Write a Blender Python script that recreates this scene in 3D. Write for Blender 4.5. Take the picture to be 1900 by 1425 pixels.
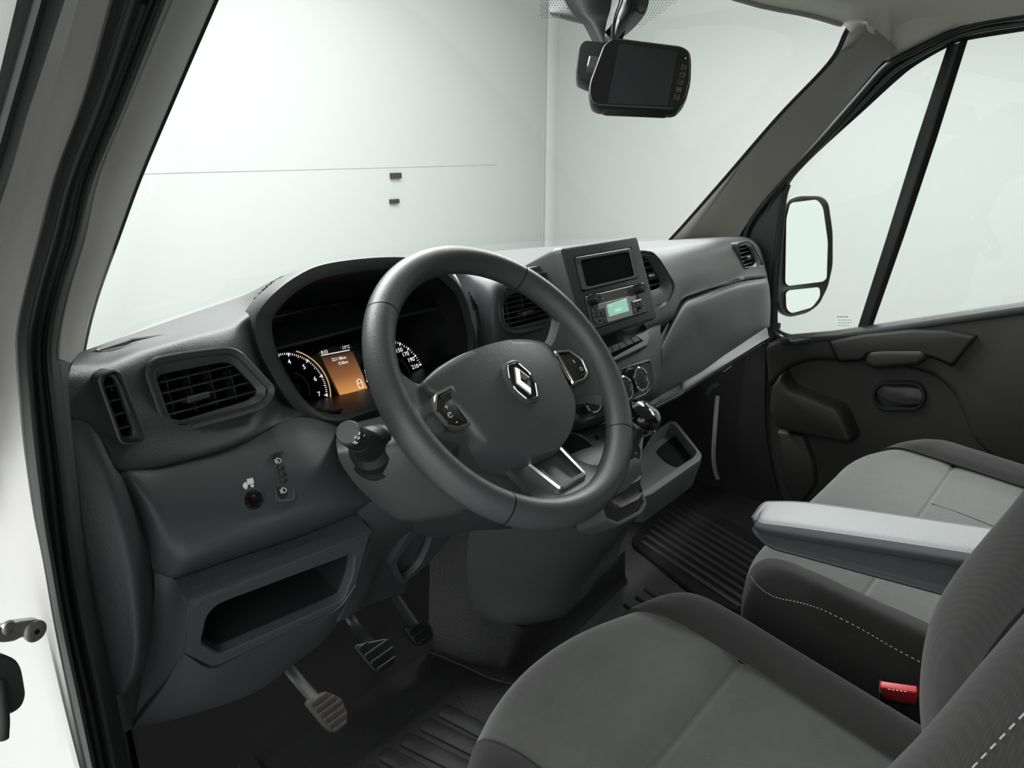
import bpy, bmesh, math, random
from mathutils import Vector as V, Matrix
for o in list(bpy.data.objects): bpy.data.objects.remove(o, do_unlink=True)
S = bpy.context.scene
COL = S.collection
random.seed(4)

# ------------------------------------------------------------------ camera
FPX, PITCH, AZ = 1350.0, math.radians(18.0), math.radians(49.0)
FW = V((math.sin(AZ)*math.cos(PITCH), math.cos(AZ)*math.cos(PITCH), -math.sin(PITCH)))
RT = V((math.cos(AZ), -math.sin(AZ), 0.0))
UP = RT.cross(FW)
WHEEL = V((0, 0, .74))                      # steering wheel centre, cab floor at z = 0, +Y is forward
CAM = WHEEL - (.886*FW - .002*RT + .008*UP)
cd = bpy.data.cameras.new('camera'); cam = bpy.data.objects.new('camera', cd); COL.objects.link(cam)
cd.sensor_width = 36.0; cd.lens = FPX/1900*36.0; cd.clip_start = .02
cam.matrix_world = Matrix(((RT.x, UP.x, -FW.x, CAM.x), (RT.y, UP.y, -FW.y, CAM.y), (RT.z, UP.z, -FW.z, CAM.z), (0, 0, 0, 1)))
S.camera = cam
# ------------------------------------------------------------------ even white booth world light, plus added area lights
S.view_settings.view_transform = 'Standard'; S.view_settings.look = 'None'
S.view_settings.gamma = 1.0; S.view_settings.use_curve_mapping = False
S.view_settings.exposure = 0.27
wd = bpy.data.worlds.new('booth_light'); S.world = wd; wd.use_nodes = True
bgn = wd.node_tree.nodes['Background']; bgn.inputs[0].default_value = (.96, 1.0, .975, 1); bgn.inputs[1].default_value = 1.2
def area(name, loc, rot, sx, sy, power, col=(1, 1, 1)):
    l = bpy.data.lights.new(name, 'AREA'); l.shape = 'RECTANGLE'; l.size = sx; l.size_y = sy; l.energy = power; l.color = col
    o = bpy.data.objects.new(name, l); COL.objects.link(o); o.location = loc; o.rotation_euler = rot
    return o
area('added_area_light', (1.0, 2.4, 2.9), (math.radians(-12), 0, 0), 4.2, 1.6, 300)  # unseen area light, added for highlights on dash top, seats and armrest
area('added_area_light', (3.6, .2, 2.8), (0, math.radians(25), 0), 1.2, 3.6, 200)  # unseen area light added on the passenger side
area('added_area_light', (-2.6, -.5, 2.3), (0, math.radians(-50), 0), 1.6, 3.4, 60)  # unseen area light added outside the driver's door to lift the interior

# ------------------------------------------------------------------ pixel -> place on a plane of the cab
def ray(x, y): return FW + RT*((x-950.0)/FPX) - UP*((y-712.5)/FPX)
def at(x, y, ax, v):
    d = ray(x, y); i = 'xyz'.index(ax); return CAM + d*((v-CAM[i])/d[i])
def Y(*a): return at(a[0], a[1], 'y', a[2])
def X(*a): return at(a[0], a[1], 'x', a[2])
def Z(*a): return at(a[0], a[1], 'z', a[2])
class Fr:
    """a flat frame: origin, x axis, y axis, normal"""
    def __init__(s, o, x, y):
        s.o = V(o); s.x = V(x).normalized(); n = s.x.cross(V(y)).normalized(); s.n = n; s.y = n.cross(s.x)
    def p(s, u, v, w=0.0): return s.o + s.x*u + s.y*v + s.n*w
    def px(s, x, y, w=0.0):
        d = ray(x, y); o = s.o + s.n*w; t = (o-CAM).dot(s.n)/d.dot(s.n); q = CAM + d*t - o
        return (q.dot(s.x), q.dot(s.y))
    def pxs(s, L, w=0.0): return [s.px(a, b, w) for a, b in L]
    def uv(s, q): q = q - s.o; return (q.dot(s.x), q.dot(s.y))
def Fr3(o, a, b):
    f = Fr(o, a-o, b-o)
    return f if f.n.dot(CAM-o) > 0 else Fr(o, a-o, o-b)      # normal towards the driver's door

# ------------------------------------------------------------------ objects
def setp(o, parent):
    if parent is not None:
        while parent.parent is not None and parent.parent.parent is not None: parent = parent.parent   # thing > part > sub-part, no deeper
        o.parent = parent; o.matrix_parent_inverse = Matrix.Translation(-parent.location)
def link(name, me, mat=None, parent=None):
    o = bpy.data.objects.new(name, me); COL.objects.link(o)
    if mat is not None and me is not None: me.materials.append(mat)
    setp(o, parent); return o
def thing(name, label, cat, loc, group=None):
    o = bpy.data.objects.new(name, None); COL.objects.link(o); o.location = loc; o.empty_display_size = .05
    return tag(o, label, cat, group)
def tag(o, label=None, cat=None, group=None, kind=None):
    if label: o['label'] = label
    if cat: o['category'] = cat
    if group: o['group'] = group
    if kind: o['kind'] = kind
    return o
def finish(bm, name, mat, parent, ang=35, weld=True, face_cam=False):
    if weld: bmesh.ops.remove_doubles(bm, verts=bm.verts, dist=1e-6)
    bmesh.ops.recalc_face_normals(bm, faces=bm.faces)
    me = bpy.data.meshes.new(name); bm.to_mesh(me); bm.free()
    me.polygons.foreach_set('use_smooth', [True]*len(me.polygons))
    me.set_sharp_from_angle(angle=math.radians(ang))
    return link(name, me, mat, parent)
def crp(P, n, closed=False):
    """Catmull-Rom through the points, n pieces to a span"""
    out = []; N = len(P)
    rng = range(N) if closed else range(N-1)
    for i in rng:
        if closed: a, b, c, d = P[(i-1) % N], P[i], P[(i+1) % N], P[(i+2) % N]
        else:
            b, c = P[i], P[i+1]; a = P[i-1] if i > 0 else b*2-c; d = P[i+2] if i+2 < N else c*2-b
        for k in range(n):
            t = k/n; t2 = t*t; t3 = t2*t
            out.append((b*2 + (c-a)*t + (a*2-b*5+c*4-d)*t2 + (b*3-a-c*3+d)*t3)*.5)
    if not closed: out.append(P[-1].copy())
    return out
def lin(P, n, closed=False):
    out = []; N = len(P)
    for i in (range(N) if closed else range(N-1)):
        for k in range(n): out.append(P[i].lerp(P[(i+1) % N], k/n))
    if not closed: out.append(P[-1].copy())
    return out
def inpoly(u, v, P):
    c = False; j = len(P)-1
    for i in range(len(P)):
        if (P[i][1] > v) != (P[j][1] > v) and u < (P[j][0]-P[i][0])*(v-P[i][1])/(P[j][1]-P[i][1])+P[i][0]: c = not c
        j = i
    return c
def surf(name, rows, mat, parent, nu=6, nv=6, thick=.004, holes=(), lu=False, lv=False, ang=35, closed=False):
    """a skin through rows of points; thickness goes away from the viewer's side"""
    R = [(lin if lu else crp)([V(q) for q in r], nu, closed) for r in rows]
    C = [(lin if lv else crp)([r[i] for r in R], nv) for i in range(len(R[0]))]
    bm = bmesh.new(); G = [[bm.verts.new(q) for q in c] for c in C]; n = len(G)
    for i in range(n if closed else n-1):
        for j in range(len(G[0])-1):
            a, b, c, d = G[i][j], G[(i+1) % n][j], G[(i+1) % n][j+1], G[i][j+1]
            m = (a.co+b.co+c.co+d.co)/4
            if any(inpoly(*f.uv(m), P) and abs((m-f.o).dot(f.n)) < .08 for f, P in holes): continue
            try: bm.faces.new((a, b, c, d))
            except ValueError: pass
    bmesh.ops.remove_doubles(bm, verts=bm.verts, dist=1e-6)
    bmesh.ops.recalc_face_normals(bm, faces=bm.faces)
    s = sum(f.normal.dot(CAM-f.calc_center_median())*f.calc_area() for f in bm.faces)
    if s < 0: bmesh.ops.reverse_faces(bm, faces=bm.faces)
    if thick:
        for v in bm.verts: v.select = False
        bm.normal_update()
        nm = {v: v.normal.copy() for v in bm.verts}
        fs = list(bm.faces); new = {v: bm.verts.new(v.co-nm[v]*thick) for v in list(bm.verts)}
        edges = [e for e in bm.edges if len(e.link_faces) == 1]
        for f in fs: bm.faces.new([new[v] for v in reversed(f.verts)])
        for e in edges:
            l = e.link_loops[0]; a, b = l.vert, l.link_loop_next.vert
            bm.faces.new((b, a, new[a], new[b]))
    me = bpy.data.meshes.new(name); bm.to_mesh(me); bm.free()
    me.polygons.foreach_set('use_smooth', [True]*len(me.polygons)); me.set_sharp_from_angle(angle=math.radians(ang))
    return link(name, me, mat, parent)
def offs(P, d):
    """polygon moved inwards by d"""
    A = sum(P[i][0]*P[(i+1) % len(P)][1]-P[(i+1) % len(P)][0]*P[i][1] for i in range(len(P)))
    s = 1 if A > 0 else -1; out = []; N = len(P)
    for i in range(N):
        a, b, c = P[i-1], P[i], P[(i+1) % N]
        e1 = V((b[0]-a[0], b[1]-a[1])); e2 = V((c[0]-b[0], c[1]-b[1]))
        if e1.length < 1e-9 or e2.length < 1e-9: out.append(b); continue
        e1.normalize(); e2.normalize(); n1 = V((-e1.y, e1.x))*s; n2 = V((-e2.y, e2.x))*s
        m = n1+n2; k = max(.35, 1+n1.dot(n2)); out.append((b[0]+m.x*d/k, b[1]+m.y*d/k))
    return out
def rnd(P, r, seg=4):
    """round the corners of a 2D polygon"""
    out = []; N = len(P)
    for i in range(N):
        b = V(P[i]); a = V(P[i-1])-b; c = V(P[(i+1) % N])-b
        la, lc = a.length, c.length
        if la < 1e-9 or lc < 1e-9: out += [tuple(b)]*(seg+1); continue
        t = min((r[i] if isinstance(r, (list, tuple)) else r), la*.48, lc*.48); a.normalize(); c.normalize()
        p0, p1 = b+a*t, b+c*t
        for k in range(seg+1):
            s = k/seg; out.append(tuple(p0*(1-s)**2 + b*2*s*(1-s) + p1*s*s))
    return out
def stack(name, fr, P, prof, mat, parent, r=.003, seg=4, cap0=False, cap1=True, ang=30, smooth2=None):
    """loops of one outline at (inset, height) steps, stitched; the workhorse for bezels, keys, trims and knobs"""
    bm = bmesh.new(); prev = None; first = None
    for d, w in prof:
        Q = offs(P, d) if d else P
        rr = [max(1e-4, x-d) for x in r] if isinstance(r, (list, tuple)) else max(1e-4, r-d)
        L = [bm.verts.new(fr.p(u, v, w)) for u, v in rnd(Q, rr, seg)]
        if prev:
            for i in range(len(L)): bm.faces.new((prev[i], prev[(i+1) % len(L)], L[(i+1) % len(L)], L[i]))
        else: first = L
        prev = L
    if cap1: bm.faces.new(prev)
    if cap0: bm.faces.new(list(reversed(first)))
    return finish(bm, name, mat, parent, ang)
def loops(name, LL, mat, parent, cap0=False, cap1=False, ang=35, n=None):
    """closed loops of 3D points (same count) stitched one after another"""
    bm = bmesh.new(); prev = None; first = None
    for L in LL:
        Lv = [bm.verts.new(q) for q in L]
        if prev:
            for i in range(len(Lv)): bm.faces.new((prev[i], prev[(i+1) % len(Lv)], Lv[(i+1) % len(Lv)], Lv[i]))
        else: first = Lv
        prev = Lv
    if cap1: bm.faces.new(prev)
    if cap0: bm.faces.new(list(reversed(first)))
    return finish(bm, name, mat, parent, ang)
def circ(c, r, n=32, r2=None): return [(c[0]+r*math.cos(2*math.pi*i/n), c[1]+(r2 or r)*math.sin(2*math.pi*i/n)) for i in range(n)]
def disc(name, fr, c, r, prof, mat, parent, n=32, cap1=True, cap0=False, ang=30):
    """turned part: prof is (radius, height)"""
    return loops(name, [[fr.p(u, v, w) for u, v in circ(c, max(q, 1e-4), n)] for q, w in prof], mat, parent, cap0, cap1, ang)
def tube(name, path, r, mat, parent, n=8, sub=0, closed=False, flat=None, cap=True):
    P = [V(q) for q in path]
    if sub: P = crp(P, sub, closed)
    bm = bmesh.new(); prev = None; first = None; N = len(P); side = None
    for i, q in enumerate(P):
        t = (P[(i+1) % N]-P[i-1]) if closed else (P[min(i+1, N-1)]-P[max(i-1, 0)])
        t.normalize()
        if side is None: side = t.cross(V((0, 0, 1))) if abs(t.z) < .9 else t.cross(V((0, 1, 0)))
        side = (side - t*side.dot(t)).normalized(); u2 = t.cross(side)
        rr = r[i*(len(r)-1)//max(1, N-1)] if isinstance(r, (list, tuple)) else r
        f2 = flat if flat else 1.0
        L = [bm.verts.new(q + side*rr*math.cos(2*math.pi*k/n) + u2*rr*f2*math.sin(2*math.pi*k/n)) for k in range(n)]
        if prev:
            for k in range(n): bm.faces.new((prev[k], prev[(k+1) % n], L[(k+1) % n], L[k]))
        else: first = L
        prev = L
    if closed:
        for k in range(n): bm.faces.new((prev[k], prev[(k+1) % n], first[(k+1) % n], first[k]))
    elif cap: bm.faces.new(prev); bm.faces.new(list(reversed(first)))
    return finish(bm, name, mat, parent, 50)
def box(name, fr, u0, u1, v0, v1, w0, w1, mat, parent, b=.001, r=.001):
    return stack(name, fr, [(u0, v0), (u1, v0), (u1, v1), (u0, v1)], [(0, w0), (0, w1-b), (b, w1)], mat, parent, r=r, seg=2, cap0=True)
def text(name, s, fr, u, v, size, mat, parent, rot=0.0, w=.0004, align='CENTER', shear=0.0, thin=1.0):
    c = bpy.data.curves.new('t', 'FONT'); c.body = s; c.size = size; c.align_x = align; c.align_y = 'CENTER'; c.extrude = .0; c.shear = shear; c.resolution_u = 3
    o = bpy.data.objects.new('t', c); COL.objects.link(o)
    dg = bpy.context.evaluated_depsgraph_get(); me = bpy.data.meshes.new_from_object(o.evaluated_get(dg))
    bpy.data.objects.remove(o, do_unlink=True); bpy.data.curves.remove(c)
    ca, sa = math.cos(rot), math.sin(rot)
    for q in me.vertices:
        x, y = q.co.x*thin, q.co.y; q.co = fr.p(u+x*ca-y*sa, v+x*sa+y*ca, w)
    me.name = name; me.materials.clear()
    return link(name, me, mat, parent)
def flat(name, fr, P, mat, parent, w=.0004, t=.0004):
    return stack(name, fr, P, [(0, w-t), (0, w)], mat, parent, r=1e-4, seg=1, cap0=True)

# ------------------------------------------------------------------ materials
def nodes(m): m.use_nodes = True; return m.node_tree, m.node_tree.nodes['Principled BSDF']
def mat(name, col, rough=.5, metal=0.0, grain=0, gscale=600, bump=.15, spec=.5, var=0.0, coat=0.0, tex='voronoi', dist=.0006):
    m = bpy.data.materials.new(name); t, b = nodes(m); N = t.nodes; L = t.links
    b.inputs['Base Color'].default_value = (*col, 1); b.inputs['Roughness'].default_value = rough; b.inputs['Metallic'].default_value = metal
    b.inputs['Specular IOR Level'].default_value = spec; b.inputs['Coat Weight'].default_value = coat
    tc = N.new('ShaderNodeTexCoord')
    if var:
        n = N.new('ShaderNodeTexNoise'); n.inputs['Scale'].default_value = 14; n.inputs['Detail'].default_value = 5
        L.new(tc.outputs['Object'], n.inputs['Vector'])
        mx = N.new('ShaderNodeMix'); mx.data_type = 'RGBA'
        mx.inputs[6].default_value = (*[c*(1-var) for c in col], 1); mx.inputs[7].default_value = (*[min(1, c*(1+var)) for c in col], 1)
        L.new(n.outputs['Fac'], mx.inputs[0]); L.new(mx.outputs[2], b.inputs['Base Color'])
    if grain:
        if tex == 'voronoi':
            v = N.new('ShaderNodeTexVoronoi'); v.feature = 'SMOOTH_F1'; v.inputs['Scale'].default_value = gscale; out = v.outputs['Distance']
        else:
            v = N.new('ShaderNodeTexNoise'); v.inputs['Scale'].default_value = gscale; v.inputs['Detail'].default_value = 3; out = v.outputs['Fac']
        L.new(tc.outputs['Object'], v.inputs['Vector'])
        bp = N.new('ShaderNodeBump'); bp.inputs['Strength'].default_value = bump; bp.inputs['Distance'].default_value = dist
        L.new(out, bp.inputs['Height']); L.new(bp.outputs['Normal'], b.inputs['Normal'])
    return m
def emat(name, col, s):
    m = bpy.data.materials.new(name); t, b = nodes(m)
    b.inputs['Base Color'].default_value = (*[c*.1 for c in col], 1); b.inputs['Emission Color'].default_value = (*col, 1); b.inputs['Emission Strength'].default_value = s
    b.inputs['Roughness'].default_value = .2
    return m
def fabric(name, col, col2, scale=900, rough=.9, sheen=.35, bump=.5):
    m = bpy.data.materials.new(name); t, b = nodes(m); N = t.nodes; L = t.links
    tc = N.new('ShaderNodeTexCoord')
    w = []
    for rot in ((0, 0, math.radians(45)), (0, 0, math.radians(-45))):
        mp = N.new('ShaderNodeMapping'); mp.inputs['Rotation'].default_value = rot; L.new(tc.outputs['Object'], mp.inputs['Vector'])
        k = N.new('ShaderNodeTexWave'); k.inputs['Scale'].default_value = scale/6.3; k.inputs['Distortion'].default_value = .6; k.inputs['Detail'].default_value = 1
        L.new(mp.outputs['Vector'], k.inputs['Vector']); w.append(k)
    mu = N.new('ShaderNodeMath'); mu.operation = 'MULTIPLY'; L.new(w[0].outputs['Fac'], mu.inputs[0]); L.new(w[1].outputs['Fac'], mu.inputs[1])
    n = N.new('ShaderNodeTexNoise'); n.inputs['Scale'].default_value = 60; n.inputs['Detail'].default_value = 6; L.new(tc.outputs['Object'], n.inputs['Vector'])
    ad = N.new('ShaderNodeMath'); ad.operation = 'ADD'; L.new(mu.outputs[0], ad.inputs[0]); L.new(n.outputs['Fac'], ad.inputs[1])
    hf = N.new('ShaderNodeMath'); hf.operation = 'MULTIPLY'; hf.inputs[1].default_value = .6; L.new(ad.outputs[0], hf.inputs[0])
    mx = N.new('ShaderNodeMix'); mx.data_type = 'RGBA'; mx.inputs[6].default_value = (*col, 1); mx.inputs[7].default_value = (*col2, 1)
    L.new(hf.outputs[0], mx.inputs[0]); L.new(mx.outputs[2], b.inputs['Base Color'])
    b.inputs['Roughness'].default_value = rough; b.inputs['Sheen Weight'].default_value = sheen; b.inputs['Sheen Roughness'].default_value = .5
    b.inputs['Specular IOR Level'].default_value = .2
    bp = N.new('ShaderNodeBump'); bp.inputs['Strength'].default_value = bump; bp.inputs['Distance'].default_value = .0005
    L.new(mu.outputs[0], bp.inputs['Height']); L.new(bp.outputs['Normal'], b.inputs['Normal'])
    return m
def glass(name, tint=(.95, .975, .96), k=.06):
    m = bpy.data.materials.new(name); m.use_nodes = True; t = m.node_tree; N = t.nodes; L = t.links; N.clear()
    o = N.new('ShaderNodeOutputMaterial'); tr = N.new('ShaderNodeBsdfTransparent'); tr.inputs[0].default_value = (*tint, 1)
    g = N.new('ShaderNodeBsdfGlossy'); g.inputs['Roughness'].default_value = .02
    lw = N.new('ShaderNodeFresnel'); lw.inputs['IOR'].default_value = 1.25
    mx = N.new('ShaderNodeMixShader'); L.new(lw.outputs[0], mx.inputs[0]); L.new(tr.outputs[0], mx.inputs[1]); L.new(g.outputs[0], mx.inputs[2]); L.new(mx.outputs[0], o.inputs[0])
    return m
M = {}
M['dash'] = mat('dash_plastic', (.043, .0475, .050), .52, grain=1, gscale=520, bump=.35, var=.06)
M['dash2'] = mat('lower_dash_plastic', (.040, .0435, .0465), .58, grain=1, gscale=520, bump=.35, var=.06)
M['light'] = mat('mid_grey_plastic', (.075, .080, .080), .5, grain=1, gscale=600, bump=.3, var=.05)
M['pad'] = mat('wheel_pad_plastic', (.058, .063, .064), .42, grain=1, gscale=700, bump=.3)
M['rim'] = mat('wheel_leather', (.054, .058, .059), .40, grain=1, gscale=900, bump=.35)
M['bezel'] = mat('smooth_grey_plastic', (.060, .064, .064), .38)
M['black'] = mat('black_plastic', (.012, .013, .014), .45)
M['hole'] = mat('black_matt', (.004, .004, .005), .9, spec=.1)
M['piano'] = mat('piano_black', (.006, .006, .007), .08, coat=.6)
M['brown'] = mat('dark_gloss_panel', (.022, .018, .016), .25)
M['chrome'] = mat('satin_chrome', (.62, .62, .62), .22, metal=1)
M['bright'] = mat('polished_chrome', (.85, .86, .86), .08, metal=1)
M['slat'] = mat('vent_slat_plastic', (.05, .053, .053), .3)
M['pillar'] = mat('pillar_trim', (.31, .298, .268), .75, grain=1, gscale=900, bump=.25, var=.04, tex='noise')
M['liner'] = mat('headliner_grey', (.60, .585, .52), .9, grain=1, gscale=900, bump=.3, var=.05, tex='noise')
M['rubber'] = mat('seal_rubber', (.016, .017, .018), .6, grain=1, gscale=900, bump=.2, tex='noise')
M['seal'] = mat('seal_grey_rubber', (.032, .036, .034), .7)
M['white'] = mat('white_paint', (.52, .508, .495), .3, coat=.4, var=.03)
M['wall'] = mat('booth_white_wall', (.335, .347, .338), .9, var=.012)
M['seam'] = mat('booth_wall_seam', (.29, .30, .293), .9)
M['floor'] = mat('rubber_floor', (.007, .007, .0075), .6, grain=1, gscale=260, bump=.6, var=.1, dist=.001)
M['carpet'] = mat('floor_carpet', (.006, .006, .006), .95, grain=1, gscale=900, bump=.6, tex='noise')
M['door'] = mat('door_card_plastic', (.026, .025, .024), .55, grain=1, gscale=520, bump=.3, var=.06)
M['fab'] = fabric('seat_grey_cloth', (.036, .038, .036), (.070, .072, .069))
M['fabd'] = fabric('seat_dark_cloth', (.014, .014, .0135), (.024, .024, .023), sheen=.12, bump=.2)
M['arm'] = mat('armrest_lit_vinyl', (.21, .218, .222), .55, grain=1, gscale=700, bump=.4, var=.08)  # pale because grazing light on the armrest top is put into the colour
M['armd'] = mat('armrest_side_plastic', (.045, .047, .05), .5)
M['red'] = mat('red_button', (.55, .03, .035), .35)
M['print'] = mat('white_print', (.8, .8, .78), .5)
M['dimprint'] = mat('grey_print', (.25, .26, .26), .5)
M['glow'] = emat('backlit_white', (1, 1, 1), .9)
M['gold'] = emat('backlit_ring', (1.0, .62, .30), .55)
M['metal'] = mat('zinc_metal', (.45, .44, .42), .35, metal=1, var=.2)
M['dusty'] = mat('worn_pedal_rubber', (.075, .07, .06), .85, grain=1, gscale=200, bump=.6, var=.4)
M['glass'] = glass('clear_glass')
M['mirror'] = mat('mirror_glass', (.62, .65, .63), .02, metal=1)
M['silver'] = mat('silver_radio_trim', (.42, .43, .43), .4)

# ================================================================== THE SETTING
def struct(o, label=None): return tag(o, label, None, None, 'structure')
# --- photo booth
YB = 4.2
XB = at(1031, 200, 'y', YB).x
def slab(name, c, s, m, parent=None):
    f = Fr(V(c), (1, 0, 0), (0, 1, 0))
    return box(name, f, -s[0], s[0], -s[1], s[1], -s[2], s[2], m, parent, b=.002)
struct(slab('wall_front', ((XB-5)/2, YB+.05, 1.4), ((XB+5)/2, .05, 2.2), M['wall']))
struct(slab('wall_right', (XB+.05, YB/2-1.4, 1.4), (.05, YB/2+1.5, 2.2), M['wall']))
struct(slab('booth_floor', (1.5, .6, -.70), (5.5, 4.5, .03), mat('booth_floor_paint', (.32, .33, .325), .6, var=.03)))
p = at(1010, 250, 'y', YB); q = at(1046, 250, 'y', YB)
struct(slab('trim_1', ((p.x+XB)/2+.02, YB-.012, 1.4), ((XB-p.x)/2+.0, .012, 2.2), mat('booth_white_post', (.37, .384, .374), .85)))
struct(slab('trim_2', (p.x-.010, YB-.004, 1.4), (.012, .004, 2.2), M['seam']))
a = at(240, 322, 'y', YB); b = at(880, 313, 'y', YB)
struct(slab('trim_3', ((a.x+b.x)/2, YB-.002, a.z), ((b.x-a.x)/2+.3, .002, .003), mat('booth_wall_line', (.325, .337, .328), .9)))
for i, (x0, y0, x1, y1) in enumerate(((726, 322, 745, 330), (725, 371, 741, 376))):
    p = at(x0, y0, 'y', YB-.02); q = at(x1, y1, 'y', YB-.02)
    o = slab('wall_clip', ((p.x+q.x)/2, YB-.012, (p.z+q.z)/2), ((q.x-p.x)/2, .012, abs(p.z-q.z)/2+.004), M['black'])
    tag(o, ['upper black clip on the white booth wall', 'lower black clip on the white booth wall'][i], 'clip', 'clips on the booth wall')
# --- van body: driver side A pillar, door opening
def pl(L, x): return [X(u, v, x) for u, v in L]
Lb = [(203, 0), (153, 184), (99, 332), (70, 442), (45, 540), (30, 612), (29, 666), (35, 740), (44, 832), (62, 955), (80, 1045), (101, 1165), (131, 1310), (160, 1440)]
Lc = [(272, 0), (205, 184), (147, 332), (120, 442), (90, 540), (75, 612), (72, 666), (79, 750), (92, 858), (104, 975), (115, 1065), (135, 1175), (166, 1310), (192, 1440)]
Ld = [(324, 0), (245, 184), (184, 332), (160, 442), (131, 540), (115, 612), (110, 666), (119, 740), (134, 850), (152, 985), (166, 1065), (188, 1175), (214, 1305), (240, 1440)]
Le = [(398, 0), (319, 184), (257, 332), (217, 442), (182, 540), (162, 612), (150, 680), (150, 750), (165, 850), (180, 985), (190, 1065), (214, 1180), (235, 1310), (262, 1440)]
La = [(110, 0), (59, 184), (16, 332), (-22, 442), (-52, 540), (-70, 612), (-75, 666), (-75, 740), (-75, 832), (-70, 955), (-65, 1045), (-60, 1165), (-50, 1310), (-40, 1440)]
Lz = [(44, 0), (-10, 184), (-55, 332), (-95, 442), (-140, 540), (-160, 612), (-175, 666), (-175, 740), (-175, 832), (-175, 955), (-175, 1045), (-175, 1165), (-175, 1310), (-175, 1440)]
def ext(rows, up=True, dn=True):
    """carry the traced lines on above and below the frame"""
    return [([r[0]+(r[0]-r[1])*1.1] if up else []) + r + ([r[-1]+(r[-1]-r[-2])*2.2] if dn else []) for r in rows]
def colsurf(name, lines, m, parent=None, up=True, dn=True, **k):
    rows = list(zip(*ext(lines, up, dn))); return surf(name, rows, m, parent, **k)
xe = [-.335, -.338, -.342, -.346, -.350, -.353, -.362, -.375, -.39, -.40, -.41, -.42, -.425, -.43]
PE = [X(u, v, k) for (u, v), k in zip(Le, xe)]
mid = [X((a[0]*.5+b[0]*.5), (a[1]+b[1])/2, -.43) for a, b in zip(Ld, Le)]
wl = struct(colsurf('wall_left', [pl(Lb, -.50), [q+V((-.012, .02, 0)) for q in pl(Lb, -.50)], pl(La, -.535), [q+V((-.06, .10, 0)) for q in pl(La, -.535)]], M['white'], nu=4, nv=4, thick=.003), 'white painted door jamb of the van')
colsurf('pillar_trim', [pl(Ld, -.468)[:7], mid[:7], PE[:7]], M['pillar'], wl, dn=False, nu=4, nv=4, thick=.004)
colsurf('lower_seal', [pl(Ld, -.466)[6:], mid[6:], PE[6:]], M['rubber'], wl, up=False, nu=4, nv=4, thick=.004)
colsurf('pillar_return', [PE, [q+V((.004, .09, 0)) for q in PE]], M['black'], wl, nu=1, nv=4, thick=.003)
colsurf('door_seal', [pl(Lb, -.495), [X((a[0]*.55+b[0]*.45), (a[1]+b[1])/2, -.505) for a, b in zip(Lb, Lc)], pl(Lc, -.478)], M['seal'], wl, nu=4, nv=4, thick=.004)
colsurf('inner_seal', [pl(Lc, -.478), [X((a[0]*.6+b[0]*.4), (a[1]+b[1])/2, -.487) for a, b in zip(Lc, Ld)], pl(Ld, -.466)], M['rubber'], wl, nu=4, nv=4, thick=.004)
tube('seal_bead', pl(Lc, -.484), .0035, M['rubber'], wl, n=8, sub=4)
# rubber of the open door's frame in the top corner
dr = struct(colsurf('door_2', [pl(La[:6], -.545), [X((a[0]*.5+b[0]*.5), (a[1]+b[1])/2, -.56) for a, b in zip(La[:6], Lz[:6])], pl(Lz[:6], -.555)], M['rubber'], nu=4, nv=4, thick=.006), 'black rubber edge of the open driver door frame')
# --- windscreen
wsb = [(-.37, .30, .79), (-.20, .44, .785), (.10, .56, .79), (.42, .60, .795), (.75, .57, .79), (1.05, .50, .775), (1.22, .42, .765)]
wst = [(-.33, -.10, 1.24), (-.20, .02, 1.265), (.10, .11, 1.28), (.42, .145, 1.285), (.75, .113, 1.268), (1.02, .06, 1.252), (1.16, .0, 1.238)]
w1 = struct(surf('window_1', [wsb, [tuple((V(a)+V(b))/2+V((0, .012, .012))) for a, b in zip(wsb, wst)], wst], M['glass'], None, nu=5, nv=6, thick=0), 'clear raked windscreen glass')
# dotted black band round the mirror base, printed on the glass
bm = bmesh.new()
def wsp(u, v):
    """point on the windscreen seen at a pixel"""
    a, b, c = V(wst[3]), V(wsb[3]), V(wst[4]); n = (b-a).cross(c-a).normalized(); d = ray(u, v)
    return CAM + d*((a-CAM).dot(n)/d.dot(n)), n
for (x0, x1, y0, y1, fn) in ((1003, 1062, -8, 40, lambda x, y: y < 34-(x-1003)*.02 and y > -10), (1185, 1262, -8, 50, lambda x, y: y < 46-(x-1195)*.72 or y < 0)):
    y = y0
    k = 0
    while y < y1:
        x = x0 + (k % 2)*2.6
        while x < x1:
            if fn(x, y):
                q, n = wsp(x, y); q = q - n*.001*(1 if n.dot(CAM-q) < 0 else -1)
                t = n.cross(V((1, 0, 0))).normalized(); s = n.cross(t); r = .00105
                vs = [bm.verts.new(q + t*r*math.cos(i*math.pi/3) + s*r*math.sin(i*math.pi/3)) for i in range(6)]; bm.faces.new(vs)
            x += 5.2
        y += 4.4; k += 1
o = finish(bm, 'frit_dots', M['hole'], w1); o['kind'] = 'stuff'
# --- right A pillar trim and door frame
RP = [[(1590, 30, 1.14), (1625, 55, 1.2), (1665, 92, 1.275)], [(1575, 60, 1.14), (1615, 85, 1.2), (1642, 110, 1.27)], [(1545, 115, 1.15), (1578, 142, 1.21), (1600, 160, 1.28)], [(1450, 215, 1.17), (1486, 240, 1.24), (1525, 250, 1.29)],
      [(1350, 330, 1.19), (1393, 345, 1.25), (1440, 346, 1.30)], [(1275, 415, 1.2), (1325, 425, 1.26), (1388, 412, 1.305)], [(1250, 442, 1.21), (1300, 455, 1.27), (1362, 455, 1.31)], [(1215, 482, 1.22), (1270, 500, 1.28), (1330, 505, 1.31)]]
wr = struct(surf('wall_inner_right', [[X(*q) for q in r] for r in RP], M['pillar'], None, nu=6, nv=6, thick=.004), 'grey trim of the passenger side windscreen pillar')
IN = [X(*r[0]) for r in RP]
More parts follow.
